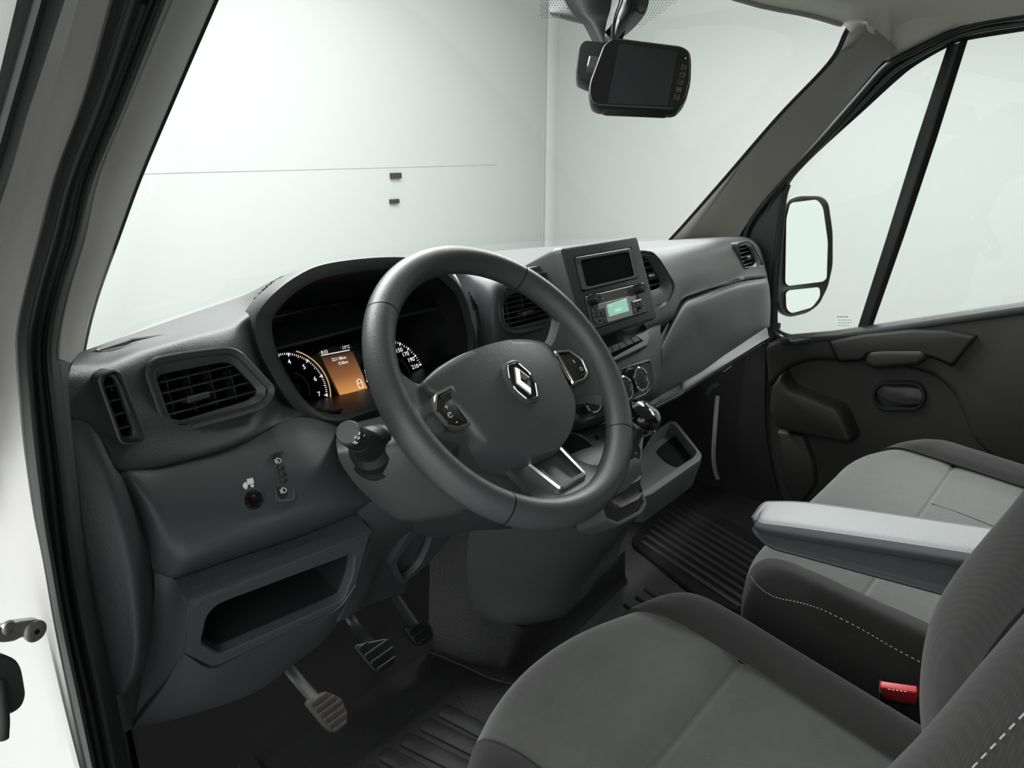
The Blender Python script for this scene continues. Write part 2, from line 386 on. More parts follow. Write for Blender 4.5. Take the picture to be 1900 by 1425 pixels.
surf('glass_edge', [IN, [q+V((.0, .012, .0)) for q in IN]], M['hole'], wr, nu=6, nv=1, thick=.002)
OA = [(1980, 5), (1900, 20), (1825, 32), (1750, 60), (1690, 88), (1640, 112), (1598, 162), (1524, 251), (1438, 347), (1384, 414), (1360, 455), (1345, 520)]
OB = [(1980, 48), (1900, 58), (1795, 75), (1762, 86), (1700, 121), (1660, 153), (1600, 208), (1540, 262), (1500, 300), (1474, 328), (1462, 350), (1458, 380)]
A3, B3 = pl(OA, 1.305), pl(OB, 1.345)
M3 = [X((a[0]*.6+b[0]*.4), (a[1]*.6+b[1]*.4), 1.325) for a, b in zip(OA, OB)]
surf('door_frame', list(zip(A3, M3, B3)), M['black'], wr, nu=4, nv=5, thick=.004)
surf('roof_edge', list(zip([q+V((-.05, -.0, .05)) for q in A3[:6]], [q+V((-.02, 0, .008)) for q in A3[:6]], [q+V((.004, 0, -.002)) for q in A3[:6]])), M['liner'], wr, nu=4, nv=4, thick=.004)
tube('seal_bead', [X((a[0]*.75+b[0]*.25), (a[1]*.75+b[1]*.25), 1.305) for a, b in zip(OA, OB)], .0075, M['rubber'], wr, n=8, sub=4)
tube('seal_bead', [X((a[0]*.38+b[0]*.62), (a[1]*.38+b[1]*.62), 1.325) for a, b in zip(OA, OB)][:-1], .006, M['bezel'], wr, n=8, sub=4)  # grey bead: the seal's highlight is put into its colour
# --- ceiling with windscreen header
def hx(x, y, v): return X(x, y, v)
gl = [V(q) for q in wst]
gl = [gl[0]+V((-.06, -.03, -.01)), gl[0], gl[2], gl[4], hx(1500, 27, .98), hx(1560, 45, 1.10), hx(1578, 60, 1.14)]
h2 = [gl[0]+V((-.03, -.05, .03)), gl[1]+V((0, -.05, .018)), gl[2]+V((0, -.06, .012)), gl[3]+V((0, -.06, .012)), gl[4]+V((.01, -.06, .016)), hx(1592, 36, 1.12), hx(1610, 40, 1.16)]
h3 = [h2[0]+V((-.02, -.05, .03)), h2[1]+V((0, -.05, .03)), h2[2]+V((0, -.05, .03)), h2[3]+V((0, -.05, .03)), h2[4]+V((.015, -.05, .03)), hx(1640, 12, 1.16), hx(1645, 112, 1.285)]
h4 = [V((-.48, -.35, 1.36)), V((-.3, -.35, 1.42)), V((.1, -.35, 1.44)), V((.75, -.35, 1.44)), V((1.0, -.33, 1.42)), hx(1790, 0, 1.24), hx(1760, 56, 1.305)]
h5 = [V((-.48, -1.0, 1.38)), V((-.3, -1.0, 1.45)), V((.1, -1.0, 1.47)), V((.75, -1.0, 1.47)), V((1.0, -1.0, 1.45)), V((1.22, -1.0, 1.38)), V((1.32, -1.0, 1.27))]
ce = struct(surf('ceiling', [gl, h2, h3, h4, h5], M['liner'], None, nu=6, nv=6, thick=.006), 'grey moulded cab headliner')
tube('header_edge', gl[:-1], .006, M['pillar'], ce, n=8, sub=4)
struct(slab('wall_right_cowl', (1.345, .42, .27), (.012, .24, .27), M['carpet']))
# rear bulkhead, roof skin
struct(slab('wall_back', (.42, -1.05, .5), (.98, .03, 1.0), M['door']))
struct(slab('wall_right_rear', (1.37, -.84, .70), (.02, .22, .72), M['door']))
struct(slab('roof_panel', (.42, -.55, 1.56), (1.0, .62, .02), M['white']))
# --- cab floor
FL = [(-.52, -1.0), (1.36, -1.0), (1.36, .62), (-.46, .62)]
fz = Fr((0, 0, 0), (1, 0, 0), (0, 1, 0))
fl = struct(stack('floor', fz, FL, [(0, -.05), (0, -.004), (.004, 0)], M['floor'], None, r=.02, cap0=True), 'black textured rubber cab floor')
struct(surf('wall_toe_board', [[(x, .40, -.01), (x, .52, .08), (x, .60, .28), (x, .62, .55), (x, .60, .70)] for x in (-.46, -.1, .4, .9, 1.34)], M['carpet'], None, nu=4, nv=3, thick=.005), 'black carpeted toe board under the dashboard')
struct(surf('sill_left', [[(-.50, y, -.02), (-.485, y, .05), (-.45, y, .055), (-.43, y, .0)] for y in (-.6, 0, .3, .60)], M['rubber'], None, nu=5, nv=3, thick=.004), 'black plastic door sill')
# raised ribs in the floor rubber: long rounded bars
def rib(px0, px1, w, z=.0, h=.006, m=None):
    a, b = Z(*px0, z), Z(*px1, z); f = Fr(a, b-a, V((0, 0, 1)).cross(b-a)); L = (b-a).length
    return stack('floor_rib', f, [(-w, -w), (L+w, -w), (L+w, w), (-w, w)], [(0, -.001), (0, h*.5), (w*.35, h)], m or M['floor'], fl, r=w*.98, seg=5)
for p0, p1 in (((828, 1322), (900, 1360)), ((796, 1348), (905, 1402)), ((760, 1376), (905, 1448)), ((722, 1404), (880, 1490)), ((690, 1436), (850, 1530))): rib(p0, p1, .016)
for p0, p1 in (((415, 1352), (470, 1440)), ((362, 1382), (400, 1450))): rib(p0, p1, .02, h=.012)
for p0, p1 in (((1204, 1095), (1262, 1135)), ((1188, 1110), (1250, 1150)), ((1166, 1124), (1230, 1168)), ((1230, 1102), (1300, 1142))): rib(p0, p1, .010)
# centre mat with long fine ribs
mt = [Z(1168, 1010, .0), Z(1245, 905, .0), Z(1420, 1010, .0), Z(1425, 1160, .0), Z(1300, 1115, .0)]
o = stack('centre_mat', fz, [(q.x, q.y) for q in mt], [(0, .001), (0, .008), (.006, .011)], M['carpet'], fl, r=.03, cap0=True)
for i in range(9):
    t = i/8.5
    a = Z(1190, 1005, .011).lerp(Z(1250, 925, .011), t); b = Z(1375, 1128, .011).lerp(Z(1430, 1030, .011), t)
    f = Fr(a, b-a, V((0, 0, 1)).cross(b-a)); L = (b-a).length
    stack('mat_rib', f, [(0, -.009), (L, -.009), (L, .009), (0, .009)], [(0, 0), (.003, .004)], M['floor'], o, r=.009)

# ================================================================== DASHBOARD
D = thing('dashboard', 'dark grey van dashboard running below the windscreen', 'dashboard', (.42, .2, .5))
# hood outline first (px, px, depth): the skin stops at it
HO = [(474, 596, .215), (486, 570, .205), (511, 542, .195), (548, 514, .188), (592, 493, .184), (653, 482, .18), (720, 477, .178), (780, 480, .18), (822, 495, .19), (852, 525, .205), (872, 580, .225), (881, 645, .238), (868, 690, .235), (830, 715, .22), (780, 738, .21), (720, 757, .205), (678, 770, .20), (630, 787, .195), (588, 784, .195), (556, 766, .197), (531, 738, .20), (498, 684, .208), (478, 640, .213)]
HI = [(505, 599, .222), (511, 583, .216), (540, 550, .206), (584, 522, .198), (640, 506, .193), (714, 496, .19), (770, 493, .19), (810, 506, .197), (836, 528, .207), (854, 553, .217), (866, 598, .23), (869, 644, .238), (858, 676, .238), (826, 700, .227), (780, 722, .218), (728, 741, .212), (690, 752, .208), (634, 768, .203), (594, 764, .203), (568, 745, .205), (544, 713, .208), (519, 664, .215), (507, 628, .22)]
O3 = [Y(*q) for q in HO]; I3 = [Y(*q) for q in HI]
fhh = Fr((0, .2, .75), (1, 0, 0), (0, 0, 1)); HM = [fhh.uv(b) for b in I3]
# ---- left vents: their frames first, the skin gets holes for them
fv = Fr((-.30, .1445, .77), (1, .03, 0), (0, math.sin(.22), math.cos(.22)))
VO = fv.pxs([(269, 688), (287, 666), (342, 655), (422, 645), (445, 652), (509, 720), (506, 736), (487, 759), (337, 801), (315, 795), (301, 780)])
VI = fv.pxs([(291, 703), (302, 694), (422, 671), (439, 676), (482, 722), (480, 735), (463, 744), (335, 782), (318, 775)])
fs = Fr((-.40, .110, .78), (1, .18, 0), (0, math.sin(.1), math.cos(.1)))
SO = fs.pxs([(181, 699), (214, 688), (222, 692), (267, 806), (262, 819), (236, 824), (223, 818)])
SI = fs.pxs([(190, 708), (196, 701), (214, 698), (221, 705), (255, 804), (250, 812), (232, 813), (223, 807)])
top = [Z(150, 655, .795), Z(205, 634, .80), Z(262, 614, .80), Z(345, 585, .80), Z(430, 556, .806), Y(470, 540, .36), Y(530, 511, .29), Y(625, 487, .22), Y(720, 479, .21)]
far = [q+V((.08, .10, -.045)) for i, q in enumerate(top)]
UD = [far, top,
      [Y(136, 671, .150), Y(203, 660, .19), Y(265, 640, .205), Y(350, 617, .215), Y(435, 590, .24), Y(472, 566, .255), Y(522, 530, .215), Y(610, 494, .20), Y(720, 484, .20)],
      [Y(129, 692, .118), Y(200, 680, .138), Y(266, 662, .160), Y(350, 640, .17), Y(436, 622, .19), Y(470, 606, .225), Y(530, 545, .225), Y(620, 510, .22), Y(720, 500, .21)],
      [Y(124, 730, .108), Y(194, 735, .118), Y(272, 735, .145), Y(385, 720, .150), Y(474, 697, .168), Y(494, 684, .225), Y(560, 640, .27), Y(640, 600, .26), Y(720, 600, .26)],
      [Y(124, 768, .103), Y(205, 800, .113), Y(292, 795, .132), Y(400, 790, .138), Y(492, 757, .155), Y(526, 742, .215), Y(590, 710, .26), Y(650, 690, .24), Y(720, 680, .24)],
      [Y(125, 776, .102), Y(192, 826, .106), Y(228, 868, .108), Y(345, 850, .116), Y(462, 813, .127), Y(546, 774, .175), Y(600, 765, .23), Y(660, 745, .18), Y(720, 740, .2)],
      [Y(128, 782, .130), Y(192, 832, .135), Y(230, 874, .135), Y(345, 856, .140), Y(465, 818, .152), Y(546, 780, .20), Y(600, 775, .24), Y(660, 755, .2), Y(720, 750, .22)]]
surf('upper_dash', UD, M['dash'], D, nu=14, nv=12, thick=.003, holes=((fv, offs(VO, .0065)), (fs, offs(SO, .0025)), (fhh, HM)))
def vent(name, f, PO, PI, n_h, n_v, tabuv, roof=.0, slatx=None, depth=.045, ro=.012, ri=.007, bm='bezel', lip=.0, fl=1.0):
    o = stack(name, f, PO, [(-.0015, -.03), (-.0015, .0005), (.0, .0015), (.0015*fl, .0005), (.003*fl, -.0005), (.006*fl, -.002)], M[bm], D, r=ro, seg=5, cap1=False)
    # funnel between the outer seam and the opening
    N = 48
    def res(P, r, w):
        Q = [f.p(u, v, w) for u, v in rnd(P, r, 5)]; L = [0]
        for i in range(len(Q)): L.append(L[-1]+(Q[(i+1) % len(Q)]-Q[i]).length)
        cu = sum(u for u, v in P)/len(P); cv = sum(v for u, v in P)/len(P); out = []
        c = f.p(cu, cv, w)
        for k in range(N):
            a = 2*math.pi*k/N; best = None
            dx, dy = math.cos(a), math.sin(a)
            R = rnd(P, r, 5)
            for i in range(len(R)):
                p, q = R[i], R[(i+1) % len(R)]; ex, ey = q[0]-p[0], q[1]-p[1]; den = dx*ey-dy*ex
                if abs(den) < 1e-12: continue
                t = ((p[0]-cu)*ey-(p[1]-cv)*ex)/den; s = ((p[0]-cu)*dy-(p[1]-cv)*dx)/den
                if t > 0 and -1e-6 <= s <= 1+1e-6: best = t if best is None else max(best, t)
            out.append(f.p(cu+dx*(best or .001), cv+dy*(best or .001), w))
        return out
    PM = offs(PI, -.002)
    loops('bezel', [res(offs(PO, .0055*fl), ro, -.0018), res(offs(PO, .0075*fl), ro, .0005), res(PM, ri, -.003+lip), res(PI, ri, -.005+lip), res(PI, ri, -.010+lip)], M[bm], o, cap1=False, ang=40)
    loops('duct', [res(offs(PI, .0002), ri, -.0085+lip), res(offs(PI, .002), ri, -depth)], M['hole'], o, cap1=True)
    us = [u for u, v in PI]; vs = [v for u, v in PI]; u0, u1, v0, v1 = min(us), max(us), min(vs), max(vs)
    def span_u(v):
        xs = []
        for i in range(len(PI)):
            p, q = PI[i-1], PI[i]
            if (p[1]-v)*(q[1]-v) < 0: xs.append(p[0]+(q[0]-p[0])*(v-p[1])/(q[1]-p[1]))
        return (min(xs), max(xs)) if len(xs) > 1 else None
    def span_v(u):
        xs = []
        for i in range(len(PI)):
            p, q = PI[i-1], PI[i]
            if (p[0]-u)*(q[0]-u) < 0: xs.append(p[1]+(q[1]-p[1])*(u-p[0])/(q[0]-p[0]))
        return (min(xs), max(xs)) if len(xs) > 1 else None
    for k in range(n_h):
        v = v0+(v1-v0)*(k+.75)/(n_h+.5); s = span_u(v)
        if s: box('slat', f, s[0]+.001, s[1]-.001, v-.0009, v+.0009, -.022, -.007+lip, M['slat'], o, b=.0006)
    for k in range(n_v):
        u = u0+(u1-u0)*(k+.75)/(n_v+.5); s = span_v(u)
        if s: box('vane', f, u-.0008, u+.0008, s[0]+.002, s[1]-.002, -.036, -.020, M['slat'], o, b=.0004)
    if tabuv: box('slide_tab', f, tabuv[0]-.012, tabuv[0]+.012, tabuv[1]-.0032, tabuv[1]+.0032, -.018, -.002+lip, M['bezel'], o, b=.0015); 
    return o
o = vent('air_vent', fv, VO, VI, 4, 4, fv.px(372, 737)); tag(o, 'large slatted driver side air vent')
o = vent('demister_vent', fs, SO, SI, 4, 0, None, depth=.03, ro=.008, ri=.006, fl=.3); tag(o, 'slim upright side window vent')
# defrost slot let into the top
fd = Fr(Z(255, 638, .809), Z(330, 620, .807)-Z(180, 655, .808), (-.3, .8, .1))
P = fd.pxs([(172, 655), (240, 634), (325, 623), (337, 626), (325, 631), (250, 645), (185, 660)])
o = stack('defrost_slot', fd, P, [(0, -.006), (0, .003), (.002, .004), (.004, .003), (.005, .001)], M['bezel'], D, r=.006)
box('slot_gap', fd, -.05, .04, -.0045, .0045, .0005, .0016, M['hole'], o)
# ---- left end cover beside the door seal
EC = [[Y(125, 777, .101), Y(158, 784, .100), Y(186, 815, .099), Y(212, 866, .102), Y(222, 874, .118)],
      [Y(135, 860, .095), Y(176, 870, .088), Y(206, 880, .085), Y(228, 900, .09), Y(240, 905, .11)],
      [Y(152, 985, .085), Y(200, 985, .075), Y(235, 985, .070), Y(262, 1000, .08), Y(276, 1005, .10)],
      [Y(172, 1090, .085), Y(220, 1085, .072), Y(252, 1085, .066), Y(272, 1085, .08), Y(286, 1085, .11)],
      [Y(192, 1190, .090), Y(232, 1185, .078), Y(258, 1185, .072), Y(274, 1180, .09), Y(286, 1175, .12)],
      [Y(205, 1255, .095), Y(232, 1250, .085), Y(252, 1245, .082), Y(264, 1240, .10), Y(276, 1230, .13)],
      [Y(214, 1288, .100), Y(225, 1288, .095), Y(236, 1280, .095), Y(246, 1270, .11), Y(256, 1260, .14)]]
surf('end_cover', EC, M['dash'], D, nu=6, nv=6, thick=.003)
surf('kick_panel', [[Y(208, 1262, .115), Y(228, 1275, .115), Y(262, 1245, .14)], [Y(217, 1310, .115), Y(236, 1310, .117), Y(262, 1300, .14)], [Y(221, 1366, .12), Y(245, 1352, .12), Y(275, 1345, .14)]], M['dash2'], D, nu=4, nv=4, thick=.004)
# ---- knee panel
KP = [[Y(214, 872, .118), Y(238, 868, .116), Y(300, 860, .122), Y(400, 836, .127), Y(480, 808, .135), Y(556, 774, .155), Y(640, 795, .19)],
      [Y(226, 884, .106), Y(250, 884, .100), Y(305, 880, .106), Y(400, 862, .108), Y(480, 838, .112), Y(568, 808, .12), Y(652, 818, .15)],
      [Y(252, 935, .102), Y(277, 940, .086), Y(318, 938, .084), Y(410, 915, .085), Y(490, 893, .086), Y(590, 865, .085), Y(685, 858, .11)],
      [Y(270, 990, .098), Y(297, 997, .080), Y(337, 992, .074), Y(430, 966, .072), Y(520, 940, .070), Y(610, 912, .068), Y(700, 885, .08)],
      [Y(279, 1035, .096), Y(308, 1048, .082), Y(352, 1036, .066), Y(440, 1003, .060), Y(540, 968, .057), Y(640, 935, .055), Y(708, 915, .07)],
      [Y(284, 1058, .098), Y(322, 1071, .088), Y(366, 1058, .084), Y(445, 1031, .080), Y(553, 995, .075), Y(648, 958, .07), Y(715, 935, .08)],
      [Y(290, 1066, .12), Y(328, 1078, .11), Y(370, 1064, .11), Y(448, 1038, .11), Y(556, 1002, .10), Y(652, 965, .10), Y(715, 945, .10)]]
surf('knee_panel', KP, M['dash2'], D, nu=10, nv=10, thick=.003)
# headlamp level wheel and beacon button on the knee panel
fk = Fr3(Y(490, 905, .0845), Y(560, 885, .0850), Y(476, 850, .106)); 
P = fk.pxs([(501, 845), (527, 838), (546, 924), (541, 931), (512, 932)])
o = stack('level_switch', fk, P, [(-.001, -.006), (-.001, .0032), (.0, .0038), (.001, .0032), (.002, .0024)], M['dash2'], D, r=.004); tag(o, 'headlamp level thumbwheel panel')
P = fk.pxs([(503, 847), (520, 842), (532, 925), (515, 929)])
stack('wheel_slot', fk, P, [(0, .0026), (.0004, .0030)], M['black'], o, r=.004)
for i, (a, b) in enumerate(((517, 870), (520, 882), (522, 893))):
    c = fk.px(a, b); disc('thumb_ridge', fk, c, .004, [(.0042, .002), (.0038, .0062), (.002, .0078)], M['rubber'], o, n=14)
c = fk.px(531, 882); box('pointer', fk, c[0]-.004, c[0]+.004, c[1]-.006, c[1]+.006, .0026, .0048, M['black'], o)
for (a, b, r) in ((514, 857, 0), (524, 912, .3)):
    c = fk.px(a, b)
    for k in range(4): box('lamp_symbol', fk, c[0]-.0042, c[0]-.0022, c[1]-.0025+k*.0013, c[1]-.0018+k*.0013, .0030, .0036, M['print'], o, b=.0001)
    tube('lamp_symbol', [fk.p(c[0]-.0012, c[1]-.0026, .0036), fk.p(c[0]+.0012, c[1]-.0022, .0036), fk.p(c[0]+.003, c[1], .0036), fk.p(c[0]+.0012, c[1]+.0022, .0036), fk.p(c[0]-.0012, c[1]+.0026, .0036)], .0004, M['print'], o, n=5, sub=4, closed=True)
fb = Fr3(Y(466, 930, .0805), Y(540, 908, .079), Y(452, 880, .0925))
c = fb.px(467, 929)
o = disc('push_button', fb, c, .012, [(.0135, -.004), (.0135, .002), (.0125, .0042), (.0105, .0042), (.0098, .001)], M['bezel'], D, n=32, cap1=False)
disc('button_cap', fb, c, .01, [(.0094, -.001), (.0092, .0058), (.0082, .0072), (.0045, .0062)], M['piano'], o, n=28)
flat('red_mark', fb, [(c[0]-.0012, c[1]+.0035), (c[0]+.0016, c[1]+.0035), (c[0]+.0002, c[1]+.0058)], M['red'], o, w=.0075)
c = fb.px(459, 898); u, v = c                       # little van symbol
for nm, Q in (('van_symbol', [(u-.0005, v-.001), (u+.0062, v-.001), (u+.0062, v+.0048), (u-.0005, v+.0048)]), ('van_symbol', [(u-.006, v-.0025), (u-.001, v-.0025), (u-.001, v+.0022), (u-.0038, v+.0022), (u-.006, v)])): flat(nm, fb, Q, M['print'], D, w=.0022)
for du in (-.0036, .0034): disc('van_symbol', fb, (u+du, v-.003), .0017, [(.0018, .0016), (.0018, .0024)], M['print'], D, n=12)
# ---- open pocket under the knee panel
fp = Fr3(Y(352, 1122, .050), Y(689, 990, .036), Y(400, 1238, .074))
PO = fp.pxs([(352, 1122), (689, 989), (661, 1086), (627, 1130), (398, 1240), (339, 1213)])
PI = fp.pxs([(385, 1142), (404, 1122), (659, 1026), (655, 1066), (637, 1114), (411, 1214), (373, 1194)])
def ray_loop(P, N, c, f, w, r=.004):
    R = rnd(P, r, 5); out = []
    for k in range(N):
        a = 2*math.pi*k/N; dx, dy = math.cos(a), math.sin(a); best = .001
        for i in range(len(R)):
            p, q = R[i], R[(i+1) % len(R)]; ex, ey = q[0]-p[0], q[1]-p[1]; den = dx*ey-dy*ex
            if abs(den) < 1e-12: continue
            t = ((p[0]-c[0])*ey-(p[1]-c[1])*ex)/den; s = ((p[0]-c[0])*dy-(p[1]-c[1])*dx)/den
            if t > 0 and -1e-6 <= s <= 1+1e-6: best = max(best, t)
        out.append(f.p(c[0]+dx*best, c[1]+dy*best, w))
    return out
def frame(name, f, PO, PI, prof, m, parent, N=96, ro=.003, ri=.006, cap=True, ang=35):
    """face with an opening: prof = ((t, inset, w)...) blending from the outer to the inner outline"""
    c = (sum(u for u, v in PI)/len(PI), sum(v for u, v in PI)/len(PI)); LL = []
    for which, d, w in prof: LL.append(ray_loop(offs(PO if which == 'o' else PI, d) if d else (PO if which == 'o' else PI), N, c, f, w, ro if which == 'o' else ri))
    return loops(name, LL, m, parent, cap1=cap, ang=ang)
o = frame('storage_pocket', fp, PO, PI, (('o', 0, -.02), ('o', 0, -.002), ('o', .002, 0), ('i', -.0015, 0), ('i', 0, -.0015), ('i', .001, -.012)), M['dash2'], D, cap=False)
tag(o, 'open storage pocket below the knee panel')
frame('pocket_shade', fp, PO, PI, (('i', .0008, -.010), ('i', .005, -.10)), M['black'], o)  # pocket inside made black, its shade is put into the colour
tk = [Y(324, 1076, .088), Y(442, 1035, .082), Y(553, 998, .078), Y(663, 953, .07)]
tf = [fp.p(*fp.px(352, 1122)), fp.p(*fp.px(462, 1079)), fp.p(*fp.px(572, 1035)), fp.p(*fp.px(689, 989))]
surf('pocket_top', [tk, [a.lerp(b, .85)+V((0, -.001, .001)) for a, b in zip(tk, tf)], tf], M['dash2'], o, nu=6, nv=5)
surf('pocket_cheek', [[Y(287, 1062, .10), Y(324, 1076, .088), fp.p(*fp.px(352, 1122))], [Y(284, 1130, .105), Y(316, 1140, .085), fp.p(*fp.px(349, 1150))], [Y(272, 1215, .115), Y(308, 1210, .09), fp.p(*fp.px(339, 1213))], [Y(247, 1350, .12), Y(285, 1300, .11), Y(330, 1240, .076)]], M['dash2'], o, nu=5, nv=6)
surf('pocket_skirt', [[fp.p(*fp.px(339, 1212)), fp.p(*fp.px(398, 1240)), fp.p(*fp.px(480, 1200)), fp.p(*fp.px(560, 1162)), fp.p(*fp.px(627, 1130)), fp.p(*fp.px(661, 1086))],
      [Y(300, 1280, .095), Y(385, 1280, .09), Y(472, 1245, .09), Y(555, 1195, .085), Y(616, 1152, .082), Y(655, 1100, .08)],
      [Y(247, 1350, .12), Y(368, 1321, .12), Y(479, 1280, .12), Y(553, 1225, .12), Y(604, 1185, .12), Y(645, 1130, .12)],
      [Y(262, 1345, .17), Y(372, 1315, .17), Y(479, 1275, .17), Y(553, 1220, .17), Y(604, 1180, .17), Y(645, 1128, .16)]], M['dash2'], o, nu=6, nv=6)
# trim beside the pocket: swooping column side panel
surf('column_side_panel', [[Y(664, 950, .062), Y(700, 925, .06), Y(770, 905, .05), Y(840, 890, .06)],
      [Y(690, 990, .055), Y(730, 975, .06), Y(790, 960, .07), Y(850, 950, .09)],
      [Y(682, 1030, .065), Y(712, 1010, .085), Y(745, 1000, .11), Y(830, 985, .13)],
      [Y(660, 1090, .075), Y(690, 1075, .09), Y(705, 1060, .12), Y(770, 1050, .15)],
      [Y(628, 1154, .085), Y(655, 1140, .09), Y(690, 1120, .12), Y(750, 1100, .15)]], M['dash2'], D, nu=6, nv=6)
fo = Fr3(Y(745, 1000, .100), Y(830, 985, .118), Y(705, 1060, .112))
PO = fo.pxs([(722, 1048), (762, 985), (846, 958), (836, 1000), (790, 1052), (745, 1088)]); PI = fo.pxs([(734, 1042), (766, 998), (802, 985), (796, 1012), (778, 1050), (749, 1076)])
o = frame('lower_cubby', fo, PO, PI, (('o', 0, -.012), ('o', .001, 0), ('i', -.001, .001), ('i', .0, -.001), ('i', .002, -.006)), M['dash2'], D, ro=.01, ri=.012, cap=False)
frame('cubby_shade', fo, PO, PI, (('i', .001, -.003), ('i', .004, -.04)), M['black'], o, ri=.012)  # shade of the recess put into the colour as black walls
surf('dash_deck', [[Z(150, 655, .780)+V((-.02, -.10, -.01)), V((-.25, .24, .77)), V((-.1, .26, .765)), V((.1, .28, .765)), V((.42, .27, .765)), V((.75, .27, .765)), V((1.05, .27, .75)), V((1.24, .27, .74))],
      [V(q)+V((0, -.02, -.012)) for q in [wsb[0], wsb[1], (-.05, .50, .785)] + wsb[2:]]], M['dash'], D, nu=6, nv=4, thick=.004)
# ---- instrument hood and cluster
fc = Fr((0, .34, .735), (1, 0, 0), (0, math.sin(.5), math.cos(.5)))      # cluster face
cO = sum(O3, V())/len(O3)
def cl(L, n=5): return crp(L, n, True)
back = [q+(q-cO)*-.05+V((0, .045, -.004)) for q in O3]
deep = []
for q in I3:
    k = V((-.06 if q.x > cO.x else .10, 1, -.08-.34*max(0, (q.z-cO.z)/.09))); t = (fc.o-q).dot(fc.n)/fc.n.dot(k); deep.append(q + k*t)
mid2 = [a.lerp(b, .5)+V((0, -.005, 0)) for a, b in zip(O3, I3)]
o = loops('instrument_hood', [cl(back), cl([a+(a-cO)*.004+V((0, .006, 0)) for a in O3]), cl(O3), cl(mid2), cl(I3), cl([a.lerp(b, .06)+(a-cO)*.012 for a, b in zip(I3, deep)])], M['light'], D, ang=60)
tag(o, 'hooded surround of the instrument cluster')
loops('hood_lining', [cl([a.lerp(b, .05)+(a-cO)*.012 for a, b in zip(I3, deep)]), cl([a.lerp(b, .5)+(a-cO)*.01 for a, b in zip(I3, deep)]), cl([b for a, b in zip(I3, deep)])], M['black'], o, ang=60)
IC = loops('instrument_cluster', [cl(deep), cl([q.lerp(fc.o, .03)-fc.n*.001 for q in deep])], M['piano'], D, cap1=True)
tag(IC, 'black instrument cluster with dials and orange display')
# dial rings fitted on the cluster face
def fit(L):
    P = fc.pxs(L); n = len(P)
    a = sum(u for u, v in P)/n; b = sum(v for u, v in P)/n
    Suu = sum((u-a)**2 for u, v in P); Svv = sum((v-b)**2 for u, v in P); Suv = sum((u-a)*(v-b) for u, v in P)
    Suuu = sum((u-a)**3 for u, v in P); Svvv = sum((v-b)**3 for u, v in P); Suvv = sum((u-a)*(v-b)**2 for u, v in P); Svuu = sum((v-b)*(u-a)**2 for u, v in P)
    e, g = .5*(Suuu+Suvv), .5*(Svvv+Svuu); dt = Suu*Svv-Suv*Suv
    uc = (e*Svv-g*Suv)/dt; vc = (g*Suu-e*Suv)/dt
    return (uc+a, vc+b), math.sqrt(uc*uc+vc*vc+(Suu+Svv)/n)
tc_, tr_ = fit([(520, 654), (556, 661), (586, 686), (605, 713), (611, 737), (597, 764)])
sc_, sr_ = fit([(745, 620), (764, 640), (778, 662), (784, 690)])
tr_ = .0565; sr_ = .058
g = fc.px(784, 680); sc_ = (g[0]-sr_, g[1])
def arc(c, r, a0, a1, n=24): return [fc.p(c[0]+r*math.cos(math.radians(a0+(a1-a0)*i/n)), c[1]+r*math.sin(math.radians(a0+(a1-a0)*i/n)), .0012) for i in range(n+1)]
def dial(c, r, a0, a1, nums, per, labels, name):
    d = disc(name, fc, c, r, [(r, -.002), (r, .0006), (r*.985, .0008)], M['hole'], IC, n=48)
    disc('dial_rim', fc, c, r, [(r*1.03, -.001), (r*1.03, .001), (r*1.02, .002), (r*1.0, .002), (r*.99, .0005)], M['black'], d, n=64, cap1=False)
    for i in range(nums*per+1):
        a = math.radians(a0+(a1-a0)*i/(nums*per)); big = i % per == 0
        r0 = r*(.86 if big else (.89 if i % (per//2 or 1) == 0 else .915)); ww = .0009 if big else .00035
        t = (-math.sin(a), math.cos(a)); ca, sa = math.cos(a), math.sin(a)
        if big: Q = [(c[0]+ca*r0, c[1]+sa*r0), (c[0]+ca*r*.965+t[0]*ww*1.9, c[1]+sa*r*.965+t[1]*ww*1.9), (c[0]+ca*r*.965-t[0]*ww*1.9, c[1]+sa*r*.965-t[1]*ww*1.9)]
        else: Q = [(c[0]+ca*r0+t[0]*ww, c[1]+sa*r0+t[1]*ww), (c[0]+ca*r*.965+t[0]*ww, c[1]+sa*r*.965+t[1]*ww), (c[0]+ca*r*.965-t[0]*ww, c[1]+sa*r*.965-t[1]*ww), (c[0]+ca*r0-t[0]*ww, c[1]+sa*r0-t[1]*ww)]
        flat('dial_tick', fc, Q, M['glow'], d, w=.0014)
        if big and i//per < len(labels):
            text('dial_number', labels[i//per], fc, c[0]+ca*r*.73, c[1]+sa*r*.73, r*.17, M['glow'], d, rot=0, w=.0014)
    tube('inner_scale', arc(c, r*.47, 60, -35), .0004, M['dimprint'], d, n=5)
    disc('needle_hub', fc, c, .01, [(.011, .001), (.010, .006), (.006, .008)], M['black'], d, n=20)
    return d
d = dial(tc_, tr_, 203, -23, 7, 10, ['', '1', '2', '3', '4', '5', '6', '7'], 'rev_counter')
tube('glow_ring', arc(tc_, tr_*1.05, 62, -50, 40), .0009, M['gold'], d, n=6)
d = dial(sc_, sr_, 178, 4, 10, 4, [str(10+20*i) for i in range(11)], 'speedometer')
